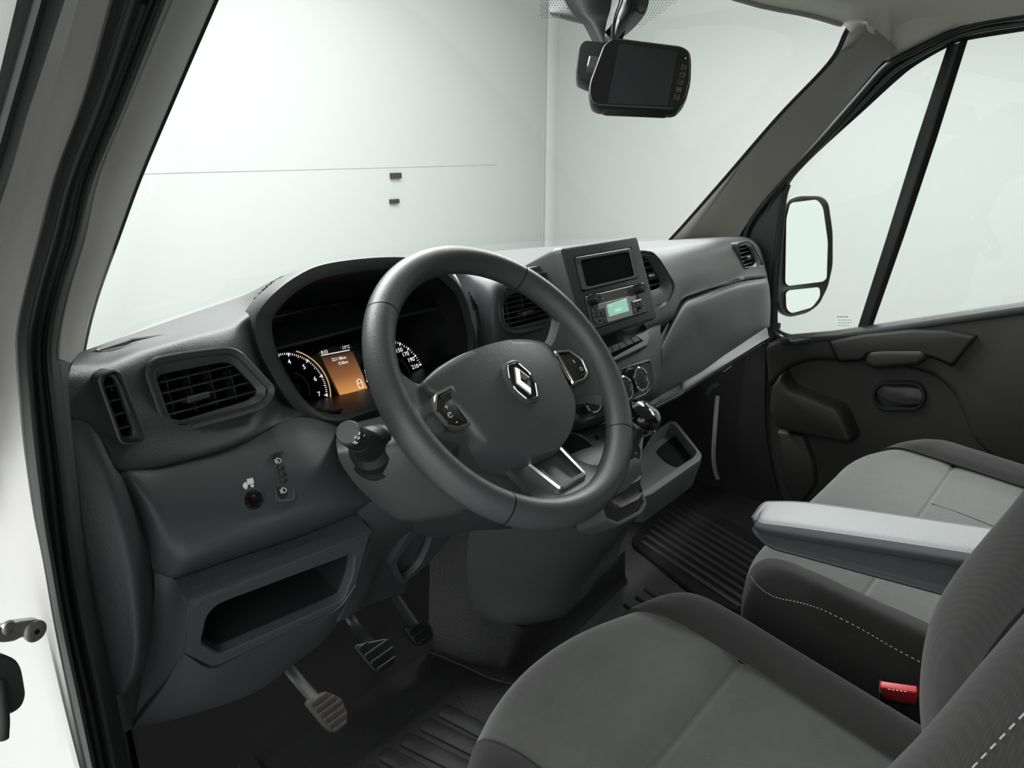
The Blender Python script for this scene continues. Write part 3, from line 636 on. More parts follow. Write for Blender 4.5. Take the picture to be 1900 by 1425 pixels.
# trip display
SQ = fc.pxs([(595, 663), (653, 652), (684, 722), (632, 737)])
m = bpy.data.materials.new('orange_display'); t, b = nodes(m); N = t.nodes; L = t.links
g_ = N.new('ShaderNodeTexCoord'); sp = N.new('ShaderNodeSeparateXYZ'); L.new(g_.outputs['Object'], sp.inputs[0])
zt = fc.p(*SQ[0]).z; zb = fc.p(*SQ[3]).z
mr = N.new('ShaderNodeMapRange'); mr.inputs['From Min'].default_value = zb; mr.inputs['From Max'].default_value = zt; L.new(sp.outputs['Z'], mr.inputs['Value'])
cr = N.new('ShaderNodeValToRGB'); cr.color_ramp.elements[0].color = (.78, .36, .10, 1); cr.color_ramp.elements[1].color = (.05, .022, .012, 1)
e = cr.color_ramp.elements.new(.45); e.color = (.30, .12, .045, 1)
L.new(mr.outputs[0], cr.inputs[0]); L.new(cr.outputs[0], b.inputs['Emission Color']); b.inputs['Emission Strength'].default_value = .75; b.inputs['Base Color'].default_value = (.02, .01, .01, 1); b.inputs['Roughness'].default_value = .3
ds = flat('trip_display', fc, SQ, m, IC, w=.0012)
tag(ds, 'orange trip display reading 22118 km')
a = fc.px(596, 660); b_ = fc.px(648, 650); w_ = b_[0]-a[0]
flat('display_line', fc, [(a[0], a[1]-.0004), (b_[0], b_[1]-.0004), (b_[0], b_[1]+.0006), (a[0], a[1]+.0006)], M['glow'], ds, w=.0016)
sl = math.atan2(b_[1]-a[1], b_[0]-a[0])
for s, x, y, z in (('8:33', 601, 654, .0068), ('13°C', 641, 645, .0068), ('22118km', 628, 666, .0068), ('0.0km', 636, 673.5, .0068)):
    c = fc.px(x, y); text('display_text', s, fc, c[0], c[1], z, M['glow'], ds, rot=sl, w=.0018)
c = fc.px(667, 713)
tube('van_icon', [fc.p(c[0]+x*.001, c[1]+y*.001, .0018) for x, y in ((-4, -6), (4, -6), (4, 2), (3.4, 6), (0, 8), (-3.4, 6), (-4, 2))], .0005, M['glow'], ds, n=5, closed=True)
tube('van_icon', [fc.p(c[0]-.004, c[1]+.002, .0018), fc.p(c[0]+.004, c[1]+.002, .0018)], .0004, M['glow'], ds, n=5)

# ---- steering column shroud and light stalk
SC = thing('steering_column', 'grey plastic steering column shroud with light stalk', 'column', (-.02, .12, .6))
wf = Fr(WHEEL, (1, 0, 0), (0, .662, .749))
surf('shroud_lower', [[Y(628, 792, .17), Y(624, 815, .11), Y(626, 836, .06), Y(634, 862, .055), Y(668, 908, .06), Y(728, 962, .065), Y(745, 968, .085)],
                      [Y(655, 785, .13), Y(668, 812, .06), Y(680, 830, .02), Y(690, 860, .015), Y(715, 905, .02), Y(770, 958, .03), Y(785, 966, .05)],
                      [Y(720, 768, .12), Y(740, 790, .04), Y(760, 810, -.005), Y(772, 850, -.015), Y(800, 895, -.01), Y(850, 945, .0), Y(862, 955, .02)],
                      [Y(800, 735, .12), Y(830, 760, .04), Y(860, 790, -.01), Y(880, 830, -.02), Y(900, 870, -.02), Y(930, 930, -.01), Y(938, 940, .01)],
                      [Y(870, 720, .14), Y(910, 740, .06), Y(950, 780, .0), Y(970, 820, -.005), Y(980, 860, -.005), Y(985, 920, .0), Y(985, 930, .03)],
                      [Y(900, 720, .2), Y(950, 750, .12), Y(990, 790, .08), Y(1010, 830, .08), Y(1015, 870, .08), Y(1015, 925, .08), Y(1010, 935, .1)]], M['light'], SC, nu=6, nv=6, thick=.004, ang=45)
surf('shroud_bottom', [[Y(728, 962, .066), Y(850, 946, .0), Y(930, 932, -.008), Y(1010, 930, .08)], [Y(800, 1000, .12), Y(880, 985, .06), Y(950, 980, .06), Y(1020, 960, .12)]], M['dash2'], SC, nu=6, nv=4)
# stalk: turned parts on its own axis
a = Y(646, 802, -.02); b_ = Y(697, 838, .03)
ax = (a-b_).normalized(); sd = ax.cross(V((0, 0, 1))).normalized(); fst = Fr(b_, sd, ax.cross(sd))
Ls = (a-b_).length; k = .0165
s_ = disc('stalk_base', fst, (0, 0), 0, [(.031, -.014), (.030, .0), (.0265, .005), (.0255, .008), (.0235, .022), (.0165, .029), (.0132, Ls*.62)], M['black'], SC, n=36)
tag(s_, 'black indicator and light stalk')
disc('stalk_ring', fst, (0, 0), 0, [(.0126, Ls*.60), (.0133, Ls*.62), (.0133, Ls*.68), (.0125, Ls*.69)], M['rubber'], s_, n=36)
disc('stalk_switch', fst, (0, 0), 0, [(.0126, Ls*.69), (.0126, Ls*.94), (.0121, Ls*.955), (.0117, Ls*.955), (.0117, Ls*.985), (.0110, Ls*.985)], M['black'], s_, n=36)
disc('stalk_cap', fst, (0, 0), 0, [(.0115, Ls*.96), (.0115, Ls*1.0), (.0108, Ls*1.02)], M['light'], s_, n=36)
def stalk_mark(x, y, kind, m='print'):
    d = ray(x, y); o_ = fst.o; R = .0129
    q = CAM-o_; dp = d-fst.n*d.dot(fst.n); qp = q-fst.n*q.dot(fst.n); A = dp.dot(dp); B = 2*dp.dot(qp); Cc = qp.dot(qp)-R*R
    dc = B*B-4*A*Cc
    if dc < 0: return
    h = CAM+d*((-B-math.sqrt(dc))/(2*A)); nrm = (h-o_); nrm = (nrm-fst.n*nrm.dot(fst.n)).normalized()
    f = Fr(h, -fst.n, nrm.cross(-fst.n))
    if kind == 'dot': disc('stalk_symbol', f, (0, 0), 0, [(.0008, .0), (.0008, .0005)], M[m], s_, n=8)
    else:
        for kx in range(3): box('stalk_symbol', f, -.0022, -.0010, -.0014+kx*.0011, -.0009+kx*.0011, 0, .0005, M[m], s_, b=.0001)
        tube('stalk_symbol', [f.p(-.0005, -.0015, .0004), f.p(.0008, -.0013, .0004), f.p(.0018, 0, .0004), f.p(.0008, .0013, .0004), f.p(-.0005, .0015, .0004)], .0003, M[m], s_, n=4, closed=True)
for x, y in ((666, 804), (659, 811), (665, 812.5), (657, 820), (661, 821.5)): stalk_mark(x, y, 'lamp')
stalk_mark(675.5, 808, 'dot')

# ================================================================== STEERING WHEEL
SW = thing('steering_wheel', 'three spoke grey steering wheel with diamond badge', 'steering wheel', WHEEL)
def rim_loop(a0, a1, n, grow=0.0):
    LL = []
    for i in range(n+1):
        a = math.radians(a0+(a1-a0)*i/n); R = .1745; c = (math.cos(a), math.sin(a))
        LL.append([wf.p(c[0]*(R+(.0185+grow)*math.cos(t)), c[1]*(R+(.0185+grow)*math.cos(t)), (.0170+grow)*math.sin(t)-.002*math.cos(2*t)) for t in [2*math.pi*k/28 for k in range(28)]])
    return LL
# four leather / moulded sections with fine joints between them
secs = ((137, 48), (48, -43), (-43, -129), (-129, -223))
for a0, a1 in secs:
    LL = rim_loop(a0-.22, a1+.22, 40)
    o = loops('rim_section', LL, M['rim'], SW, ang=60)
for a in (137, 48, -43, -129): loops('rim_joint', rim_loop(a-.32, a+.32, 1, -.0007), M['hole'], SW)
# airbag pad
half = [(0, .052), (.045, .050), (.085, .042), (.112, .031), (.113, .020), (.1, -.005), (.094, -.03), (.092, -.056), (.075, -.076), (.045, -.098), (.018, -.107)]
PADP = half + [(-u, v) for u, v in reversed(half[1:])]
def pad_h(u, v): return -.008+.022*(1-min(1, (u/.125)**2*.75+((v+.03)/.09)**2*.55))
bm = bmesh.new(); rings = []; c0 = (0, -.025)
for s, w in ((1.0, -.045), (1.0, -.012), (.985, -.007), (.95, None), (.85, None), (.7, None), (.5, None), (.3, None), (.12, None)):
    P = [(c0[0]-.006+(u-c0[0])*s, c0[1]+(v-c0[1])*s) for u, v in rnd(PADP, .016, 4)]
    rings.append([bm.verts.new(wf.p(u, v, (w if w is not None else pad_h(u, v)-.002))) for u, v in P])
for A_, B_ in zip(rings, rings[1:]):
    for i in range(len(A_)): bm.faces.new((A_[i], A_[(i+1) % len(A_)], B_[(i+1) % len(A_)], B_[i]))
bm.faces.new(rings[-1])
pad = finish(bm, 'airbag_pad', M['pad'], SW, 60)
# rear shell of the hub
stack('hub_shell', wf, offs(PADP, -.002), [(.03, -.085), (.004, -.07), (0, -.032), (.002, -.024)], M['dash2'], SW, r=.014, cap0=True)
# spokes: skins from the pad to the rim
def spoke(name, rows, m='rim', th=.012): return surf(name, [[wf.p(*q) for q in r] for r in rows], M[m], SW, nu=6, nv=6, thick=th, ang=50)
for s in (-1, 1):
    spoke('side_spoke', [[(s*.080, .034, -.022), (s*.112, .026, -.016), (s*.135, .040, -.008), (s*.166, .072, .008)], [(s*.080, .010, -.020), (s*.115, .010, -.014), (s*.142, .012, -.008), (s*.168, .02, .008)],
                        [(s*.080, -.02, -.020), (s*.112, -.024, -.014), (s*.142, -.024, -.008), (s*.168, -.03, .008)], [(s*.080, -.046, -.022), (s*.11, -.05, -.016), (s*.135, -.058, -.008), (s*.160, -.085, .008)]])
    spoke('spoke_edge', [[(s*.080, -.046, -.023), (s*.11, -.05, -.017), (s*.135, -.058, -.009), (s*.160, -.085, .007)], [(s*.080, -.053, -.036), (s*.108, -.058, -.025), (s*.13, -.066, -.018), (s*.156, -.09, -.008)]])
    spoke('spoke_edge', [[(s*.080, .034, -.023), (s*.112, .026, -.017), (s*.135, .040, -.009), (s*.166, .072, .007)], [(s*.080, .040, -.036), (s*.108, .034, -.025), (s*.13, .046, -.018), (s*.160, .08, -.008)]])
    fsp = Fr(wf.p(.005, 0, -.0045), wf.x, wf.y)
    TR = [(s*.094, .015), (s*.124, .0105), (s*.139, -.009), (s*.133, -.030), (s*.118, -.037), (s*.092, -.037)]
    if s < 0: TR = TR[::-1]
    tr = stack('spoke_trim', fsp, TR, [(-.0005, -.012), (-.0005, .003), (.001, .0055), (.0035, .0058), (.0048, .003)], M['chrome'], SW, r=.004, cap1=False)
    IN_ = [(s*.090, .009), (s*.121, .0045), (s*.1335, -.0095), (s*.128, -.027), (s*.115, -.032), (s*.090, -.032)]
    if s < 0: IN_ = IN_[::-1]
    bt = stack('button_pad', fsp, IN_, [(-.0003, -.004), (0, .0036), (.001, .0046)], M['brown'], tr, r=.003)
    bk = [(s*.106, -.001), (s*.118, -.003), (s*.129, -.011), (s*.125, -.0255), (s*.115, -.030), (s*.108, -.030)]
    if s < 0: bk = bk[::-1]
    stack('rocker_key', fsp, bk, [(0, .0042), (.0004, .0056), (.0012, .006)], M['black'], bt, r=.003)
    if s < 0:
        text('key_symbol', '+', fsp, -.120, -.009, .010, M['print'], bt, w=.0063); text('key_symbol', '-', fsp, -.118, -.028, .011, M['print'], bt, w=.0063)
        tube('key_symbol', [fsp.p(-.121+.0032*math.cos(t*.9+.5), -.0185+.0032*math.sin(t*.9+.5), .0063) for t in range(7)], .0004, M['print'], bt, n=5)
        tube('key_symbol', [fsp.p(-.1225, -.0185, .0063), fsp.p(-.1195, -.0165, .0063)], .0004, M['print'], bt, n=5)
    else:
        text('key_symbol', 'R', fsp, .1165, -.0085, .0075, M['print'], bt, w=.0063); text('key_symbol', 'O', fsp, .1215, -.0215, .008, M['print'], bt, w=.0063)
# lower spoke with open chrome U
spoke('lower_spoke', [[(-.052, -.085, -.035), (-.020, -.092, -.030), (.020, -.092, -.030), (.052, -.085, -.035)], [(-.050, -.118, -.022), (-.022, -.12, -.018), (.022, -.12, -.018), (.050, -.118, -.022)], [(-.062, -.142, -.008), (-.024, -.147, -.002), (.024, -.147, -.002), (.062, -.142, -.008)], [(-.092, -.146, .004), (-.03, -.165, .012), (.03, -.165, .012), (.092, -.146, .004)]], th=.010)
fl_ = Fr(wf.p(0, -.12, -.013), wf.x, (wf.p(0, -.09, -.027)-wf.p(0, -.15, -.001)))
UO = [(-.034, .034), (-.026, -.032), (.026, -.032), (.034, .034)]
tr = stack('lower_trim', fl_, UO, [(-.001, -.008), (-.001, .003), (.001, .0055), (.0055, .0058), (.0065, .003), (.0075, -.010)], M['chrome'], SW, r=.006, cap1=False)
stack('trim_window', fl_, offs(UO, .006), [(0, -.009), (.001, -.008)], M['brown'], tr, r=.004)
# badge
g = wf.px(968, 708, .014); fbg = Fr(wf.p(g[0], g[1], .0135), wf.x, wf.y)
HX = [(u*.84, v*.84) for u, v in ((-.0115, .031), (.0115, .031), (.0235, .009), (.0235, -.009), (.0115, -.031), (-.0115, -.031), (-.0235, -.009), (-.0235, .009))]
o = stack('badge_recess', fbg, HX, [(-.004, -.004), (-.003, .0015), (-.0005, .003), (.0, .002), (.0015, -.0005)], M['bezel'], pad, r=.006, cap1=False)
stack('badge_ring', fbg, HX, [(.0006, -.002), (.0006, .0022), (.0014, .0032), (.0022, .0022)], M['bright'], pad, r=.005, cap1=False)
stack('badge_plate', fbg, HX, [(.0018, -.001), (.002, .001), (.004, .0012)], M['piano'], pad, r=.004)
DO = [(0, .0195), (.0118, 0), (0, -.0195), (-.0118, 0)]
bm = bmesh.new()                                   # faceted diamond, open in the middle, arms of a folded band
def ringv(sc, w): return [bm.verts.new(fbg.p(u*sc, v*sc, w)) for u, v in DO]
R0, R1, R2, R3 = ringv(1.0, .001), ringv(.97, .0035), ringv(.68, .0078), ringv(.40, .0012)
for A_, B_ in ((R0, R1), (R1, R2), (R2, R3)):
    for i in range(4): bm.faces.new((A_[i], A_[(i+1) % 4], B_[(i+1) % 4], B_[i]))
finish(bm, 'badge_diamond', M['bright'], pad, 10)
for s, x, y, z in (('SRS', 1035, 664, .008), ('AIRBAG', 1008, 790, .009)):
    c = wf.px(x, y, .0); text('pad_mark', s, wf, c[0], c[1], z, M['dash2'], pad, w=pad_h(*c)-.0012)

# ================================================================== CENTRE STACK AND PASSENGER SIDE
# dash skin between the hood and the head unit, with the left centre vent
fcv = Fr(Y(975, 575, .139), (1, -.02, 0), (0, math.sin(.2), math.cos(.2)))
CVO = fcv.pxs([(924, 545), (934, 528), (990, 508), (1030, 505), (1062, 570), (1058, 595), (962, 619), (941, 615), (928, 598)])
CVI = fcv.pxs([(937, 562), (946, 549), (1000, 533), (1024, 535), (1040, 575), (1030, 588), (950, 609), (940, 600)])
surf('centre_skin', [[Y(800, 482, .35), Y(870, 484, .36), Y(930, 484, .36), Y(975, 482, .34), Y(1020, 470, .30), Y(1060, 462, .28)],
     [Y(826, 495, .27), Y(870, 498, .25), Y(925, 500, .235), Y(965, 494, .225), Y(1010, 484, .21), Y(1050, 475, .20)],
     [Y(848, 514, .25), Y(880, 520, .20), Y(922, 522, .158), Y(965, 512, .155), Y(1015, 500, .158), Y(1055, 490, .15)],
     [Y(872, 585, .26), Y(894, 585, .175), Y(920, 585, .142), Y(975, 575, .146), Y(1030, 560, .140), Y(1065, 550, .13)],
     [Y(880, 650, .265), Y(902, 650, .170), Y(925, 645, .138), Y(975, 632, .135), Y(1030, 618, .120), Y(1075, 610, .11)],
     [Y(885, 720, .240), Y(905, 715, .185), Y(925, 710, .15), Y(975, 700, .12), Y(1035, 690, .10), Y(1085, 680, .09)]], M['dash'], D, nu=10, nv=10, holes=((fcv, offs(CVO, .0065)),))
o = vent('air_vent', fcv, CVO, CVI, 6, 3, fcv.px(985, 580)); tag(o, 'centre air vent between the hood and the radio')
box('shelf_lip', Fr(Y(993, 502, .165), (1, 0, 0), (0, .5, .86)), -.030, .030, -.004, .006, -.01, .006, M['dash'], D, b=.002)
# upper passenger pad with the right centre vent and the far side vent
frv = Fr(Y(1215, 525, .131), (1, .02, 0), (0, math.sin(.2), math.cos(.2)))
RVO = frv.pxs([(1150, 470), (1190, 465), (1211, 468), (1226, 484), (1251, 526), (1250, 540), (1239, 564), (1216, 575), (1160, 590)])
RVI = frv.pxs([(1160, 485), (1195, 479), (1208, 481), (1232, 523), (1228, 534), (1208, 540), (1168, 550)])
ffv = Fr(Y(1390, 474, .197), (1, .06, 0), (0, math.sin(.15), math.cos(.15)))
FVO = ffv.pxs([(1369, 451), (1386, 447), (1396, 453), (1416, 492), (1408, 497), (1383, 500), (1377, 493)])
FVI = ffv.pxs([(1373, 458), (1388, 454), (1394, 459), (1406, 488), (1400, 493), (1382, 496)])
surf('passenger_pad', [[Y(1150, 448, .46), Y(1215, 447, .48), Y(1280, 441, .47), Y(1340, 438, .43), Y(1380, 439, .40), Y(1400, 444, .36), Y(1416, 460, .33)],
     [Y(1150, 461, .25), Y(1215, 456, .27), Y(1280, 448, .275), Y(1340, 441, .27), Y(1382, 440, .265), Y(1404, 450, .26), Y(1418, 470, .27)],
     [Y(1165, 472, .185), Y(1222, 470, .20), Y(1285, 462, .21), Y(1342, 453, .215), Y(1385, 449, .222), Y(1407, 460, .225), Y(1420, 480, .25)],
     [Y(1180, 530, .145), Y(1235, 518, .150), Y(1290, 505, .17), Y(1342, 490, .185), Y(1388, 476, .203), Y(1412, 480, .215), Y(1424, 490, .25)],
     [Y(1190, 585, .115), Y(1246, 566, .125), Y(1272, 545, .15), Y(1330, 525, .165), Y(1368, 514, .18), Y(1416, 508, .19), Y(1424, 505, .24)],
     [Y(1200, 610, .11), Y(1246, 591, .125), Y(1265, 556, .145), Y(1292, 545, .155), Y(1368, 519, .172), Y(1418, 511, .185), Y(1425, 510, .24)],
     [Y(1202, 614, .14), Y(1248, 595, .155), Y(1267, 560, .17), Y(1293, 548, .18), Y(1368, 522, .20), Y(1418, 514, .21), Y(1425, 514, .25)]], M['light'], D, nu=10, nv=10, holes=((frv, offs(RVO, .0065)), (ffv, offs(FVO, .003))))
o = vent('air_vent', frv, RVO, RVI, 5, 3, frv.px(1212, 512)); tag(o, 'centre air vent beside the passenger pad')
o = vent('air_vent', ffv, FVO, FVI, 5, 2, ffv.px(1392, 477), depth=.03, ro=.008, ri=.006, fl=.4); tag(o, 'small passenger side air vent')
surf('glove_panel', [[Y(1215, 642, .16), Y(1250, 580, .19), Y(1267, 548, .21), Y(1293, 536, .215), Y(1368, 512, .23), Y(1418, 504, .24), Y(1426, 510, .26)],
     [Y(1225, 642, .10), Y(1250, 592, .128), Y(1267, 563, .145), Y(1293, 551, .152), Y(1368, 526, .165), Y(1418, 518, .178), Y(1426, 522, .22)],
     [Y(1229, 655, .087), Y(1256, 606, .112), Y(1278, 580, .125), Y(1305, 566, .13), Y(1372, 542, .145), Y(1422, 530, .158), Y(1428, 540, .22)],
     [Y(1226, 690, .082), Y(1260, 655, .105), Y(1292, 630, .118), Y(1325, 612, .125), Y(1380, 585, .14), Y(1425, 565, .157), Y(1430, 570, .22)],
     [Y(1212, 735, .075), Y(1258, 704, .098), Y(1300, 682, .11), Y(1340, 658, .125), Y(1390, 622, .14), Y(1424, 600, .16), Y(1430, 600, .22)],
     [Y(1206, 746, .085), Y(1256, 716, .108), Y(1300, 692, .12), Y(1340, 668, .135), Y(1390, 632, .15), Y(1424, 608, .17), Y(1430, 608, .22)]], M['light'], D, nu=8, nv=8)
LB = [(1200, 748, .10), (1254, 718, .115), (1264, 701, .118), (1300, 681, .125), (1350, 650, .135), (1402, 619, .15), (1423, 607, .16)]
LF = [(1217, 752, .075), (1260, 730, .087), (1275, 721, .09), (1312, 697, .10), (1360, 668, .11), (1408, 638, .125), (1427, 627, .135)]
lb, lf = [Y(*q) for q in LB], [Y(*q) for q in LF]
ld = surf('dash_ledge', [lb, [a.lerp(b, .8) for a, b in zip(lb, lf)], lf, [q+V((0, .012, -.012)) for q in lf]], M['light'], D, nu=6, nv=4, ang=50)
surf('ledge_underside', [[q+V((0, .011, -.012)) for q in lf], [q+V((0, .06, -.03)) for q in lf], [q+V((0, .16, -.12)) for q in lf], [q+V((0, .30, -.16)) for q in lf]], M['dash2'], D, nu=5, nv=4)
c = Y(1400, 632, .14); box('ledge_joint', Fr(c, lf[5]-lb[5], (0, .4, .9)), -.012, .014, -.0008, .0008, -.004, .0012, M['hole'], ld, b=.0002)
c = Y(1350, 684, .13); box('ledge_slot', Fr(c, (1, .1, .02), (0, .3, .95)), -.028, .028, -.0008, .0008, -.002, .002, M['silver'], ld, b=.0003)
# ---- centre stack skin
surf('stack_skin', [[Y(1010, 600, .2), Y(1080, 590, .18), Y(1150, 580, .17), Y(1215, 565, .18), Y(1245, 560, .19)],
     [Y(1000, 650, .14), Y(1060, 650, .11), Y(1130, 655, .10), Y(1200, 612, .11), Y(1226, 603, .118)],
     [Y(1000, 690, .115), Y(1060, 690, .09), Y(1135, 682, .082), Y(1210, 650, .085), Y(1230, 644, .094)],
     [Y(1010, 730, .10), Y(1065, 725, .078), Y(1145, 712, .068), Y(1212, 685, .07), Y(1230, 690, .085)],
     [Y(1030, 800, .075), Y(1078, 790, .058), Y(1145, 762, .048), Y(1205, 732, .052), Y(1222, 725, .07)],
     [Y(1030, 812, .10), Y(1080, 800, .08), Y(1150, 772, .07), Y(1210, 742, .08), Y(1225, 735, .10)]], M['dash'], D, nu=8, nv=8)
# ---- head unit
fh = Fr(Y(1042.6, 463.6, .12), (1, 0, 0), (0, math.sin(.36), math.cos(.36)))
tl, tr_u, br = fh.px(1042.6, 463.6), fh.px(1185, 443), fh.px(1219, 586)
HP = [(tl[0], tl[1]), (br[0], tl[1]-.001), (br[0], br[1]), (tl[0], br[1])]
HU = stack('head_unit', fh, HP, [(.004, -.09), (-.001, -.055), (-.006, -.016), (-.006, -.010), (-.002, -.001), (.0, 0)], M['bezel'], D, r=.005, cap0=True); tag(HU, 'raised radio and display housing of the centre stack')
P = fh.pxs([(1064, 477), (1172, 458.5), (1184, 516.5), (1079, 542)]); Q = fh.pxs([(1077, 484.5), (1166, 468.5), (1176, 511), (1088, 532)])
stack('display_groove', fh, P, [(0, -.001), (0, .0005)], M['hole'], HU, r=.003)
sf = frame('display_frame', fh, offs(P, .0012), Q, (('o', 0, -.001), ('o', 0, .001), ('o', .001, .0018), ('i', -.002, .0016), ('i', -.0005, -.0005), ('i', .001, -.004)), M['bezel'], HU, ri=.003, cap=False)
stack('display_glass', fh, Q, [(-.001, -.0006), (0, .0002), (.003, .0004)], M['piano'], sf, r=.002)
flat('display_mark', fh, [(fh.px(1112, 458)[0]+dx, fh.px(1112, 458)[1]+dy-.009) for dx, dy in ((0, 0), (.0007, 0), (.0007, .005), (0, .005))], M['hole'], HU)
P = fh.pxs([(1082.5, 550), (1187, 525), (1200, 580), (1097, 613)])
stack('radio_groove', fh, P, [(0, -.001), (0, .0005)], M['hole'], HU, r=.002)
RD = stack('radio', fh, offs(P, .0012), [(0, -.001), (0, .0012), (.001, .002)], M['bezel'], D, r=.002); tag(RD, 'radio with green lit display')
def kuv(x, y): return fh.px(1060+x/11.875, 530+y/11.875, .002)
def kpoly(L): return [kuv(*q) for q in L]
fr2 = Fr(fh.p(0, 0, .002), fh.x, fh.y)
for x, y, r in ((440, 325, .0085), (1440, 80, .0085)):
    c = kuv(x, y); k = disc('volume_knob', fr2, c, r, [(r*1.15, 0), (r*1.1, .0015), (r, .002), (r*.94, .014), (r*.8, .0155)], M['black'], RD, n=24)
stack('key_field', fr2, kpoly([(400, 520), (440, 470), (580, 435), (600, 530), (730, 500), (800, 820), (600, 870), (500, 830), (440, 700)]), [(0, 0), (.0003, .0006)], M['black'], RD, r=.002)
stack('key_field', fr2, kpoly([(1300, 360), (1410, 225), (1500, 205), (1570, 440), (1550, 560), (1350, 640)]), [(0, 0), (.0003, .0006)], M['black'], RD, r=.002)
sv = stack('display_surround', fr2, kpoly([(575, 410), (1220, 250), (1410, 225), (1420, 315), (1300, 360), (1350, 650), (805, 805), (725, 500), (600, 530)]), [(0, 0), (0, .001), (.0004, .0013)], M['silver'], RD, r=.0006)
lcd = emat('green_lcd', (.32, .66, .50), .62)
stack('radio_display', fr2, kpoly([(760, 430), (1200, 290), (1262, 560), (820, 690)]), [(0, .0008), (0, .0016), (.0003, .0018)], lcd, sv, r=.0004)
c = kuv(1018, 540); a_ = math.atan2(kuv(1200, 290)[1]-kuv(760, 430)[1], kuv(1200, 290)[0]-kuv(760, 430)[0])
pale = emat('lcd_text', (.75, .92, .95), .85)
text('radio_text', 'MACO', fr2, c[0], c[1], .0068, pale, sv, rot=a_, w=.0021)
for x, y in ((830, 440), (865, 430)): c = kuv(x, y+10); box('radio_symbol', fr2, c[0]-.001, c[0]+.001, c[1]-.001, c[1]+.001, .0018, .0020, pale, sv, b=.0001)
for L in ([(465, 598), (690, 535), (690, 550), (465, 610)], [(1340, 350), (1520, 295), (1520, 315), (1340, 368)]): stack('silver_bar', fr2, kpoly(L), [(0, .0004), (.0001, .0016)], M['bright'], RD, r=.0002)
for x, y, w_, s in ((470, 545, 34, 'A'), (552, 515, 30, 'B'), (490, 665, 42, '1'), (592, 640, 42, '2'), (690, 612, 38, '3'), (735, 755, 42, '4'), (1432, 255, 16, ''), (1487, 250, 26, ''), (1355, 412, 38, '5'), (1450, 388, 38, '6'), (1522, 368, 26, ''), (1388, 555, 40, '')):
    c = kuv(x, y); h = w_/11.875*.00087
    kk = box('radio_key', fr2, c[0]-h, c[0]+h, c[1]-.0028, c[1]+.0028, .0004, .0014, M['bezel'], RD, b=.0004)
    if s: text('key_mark', s, fr2, c[0], c[1], .0032, M['dimprint'], kk, w=.0016)
kk = stack('radio_key', fr2, kpoly([(470, 745), (670, 690), (700, 840), (600, 865), (520, 830)]), [(0, .0004), (.0004, .0014)], M['bezel'], RD, r=.002)
c = kuv(615, 780); disc('jack_socket', fr2, c, .002, [(.0022, .001), (.0022, .0016)], M['hole'], kk, n=14)
c = kuv(1490, 520); o = box('usb_port', fr2, c[0]-.0045, c[0]+.0045, c[1]-.004, c[1]+.004, .0004, .0014, M['hole'], RD, b=.0004); box('usb_tongue', fr2, c[0]-.003, c[0]+.0025, c[1]-.0032, c[1]-.0016, .0012, .002, M['silver'], o, b=.0003)
for x, y, z in ((680, 280, .005), (1195, 150, .0045), (320, 300, .0045), (1305, 35, .004), (510, 240, .004)): c = kuv(x, y); text('radio_print', {680: 'ᛒ=='[1:], 1195: '<>', 320: 'o', 1305: 'LIST', 510: 'v'}[x], fr2, c[0], c[1], z, M['print'], RD, rot=a_, w=.0004)
# ---- row of switches under the head unit
fw_ = Fr(Y(1150, 648, .085), (1, 0, 0), (0, math.sin(.75), math.cos(.75)))
P = fw_.pxs([(1085, 672), (1179, 622), (1199, 614), (1205, 627), (1201, 641), (1131, 674), (1092, 698)])
so = stack('switch_panel', fw_, P, [(-.001, -.03), (-.001, -.002), (.001, .001), (.002, .0012)], M['bezel'], D, r=.002, cap0=True); tag(so, 'row of black switches under the radio')
stack('switch_slot', fw_, fw_.pxs([(1098, 660), (1180, 624), (1193, 633), (1130, 668), (1100, 682)]), [(0, .001), (.0003, .0018)], M['hole'], so, r=.001)
for i in range(6):
    a0, a1 = i/6, (i+.92)/6
    def tp(t): return (1108+(1180-1108)*t, 651.5+(623-651.5)*t)
    def bt_(t): return (1114+(1190-1114)*t, 665+(631.5-665)*t)
    k = stack('switch_key', fw_, fw_.pxs([tp(a0), tp(a1), bt_(a1), bt_(a0)], .004), [(0, .001), (.0004, .004), (.001, .005)], M['black'], so, r=.0006)
    if i == 3:
        c = fw_.px(1145, 641, .005); box('switch_lamp', fw_, c[0]-.0015, c[0]+.0015, c[1]-.0012, c[1]+.0012, .0048, .0054, M['print'], k, b=.0002)
# ---- heater controls
fcl = Fr(Y(1165, 720, .052), (1, 0, 0), (0, math.sin(.36), math.cos(.36)))
P = fcl.pxs([(1065, 735), (1135, 690), (1205, 668), (1212, 700), (1206, 722), (1196, 733), (1161, 749), (1112, 773), (1074, 784)])
hc = stack('heater_panel', fcl, P, [(-.002, -.01), (-.002, .002), (0, .0035), (.0015, .0035), (.003, .0015)], M['dash'], D, r=.008); tag(hc, 'heater panel with three chrome ringed dials')
for x, y, r in ((1102, 743, .020), (1162, 720.5, .0205), (1191.5, 703, .0205)):
    c = fcl.px(x, y, .026); 
    k = disc('heater_dial', fcl, c, r, [(r*1.1, .001), (r*1.08, .006), (r*.95, .007), (r*.95, .022), (r, .024)], M['black'], hc, n=36, cap1=False)
    disc('chrome_ring', fcl, c, r, [(r*.95, .020), (r*1.02, .022), (r*1.02, .025), (r*.92, .0268), (r*.84, .0255), (r*.82, .023)], M['bright'], k, n=36, cap1=False)
    disc('dial_face', fcl, c, r, [(r*.85, .020), (r*.84, .0245), (r*.4, .0252)], M['black'], k, n=36)
    for j in range(7):
        t = math.radians(210-j*40); disc('dial_mark', fcl, (c[0]+r*.58*math.cos(t), c[1]+r*.58*math.sin(t)), 0, [(.0011, .0240), (.0011, .0256)], M['dimprint'], k, n=8)
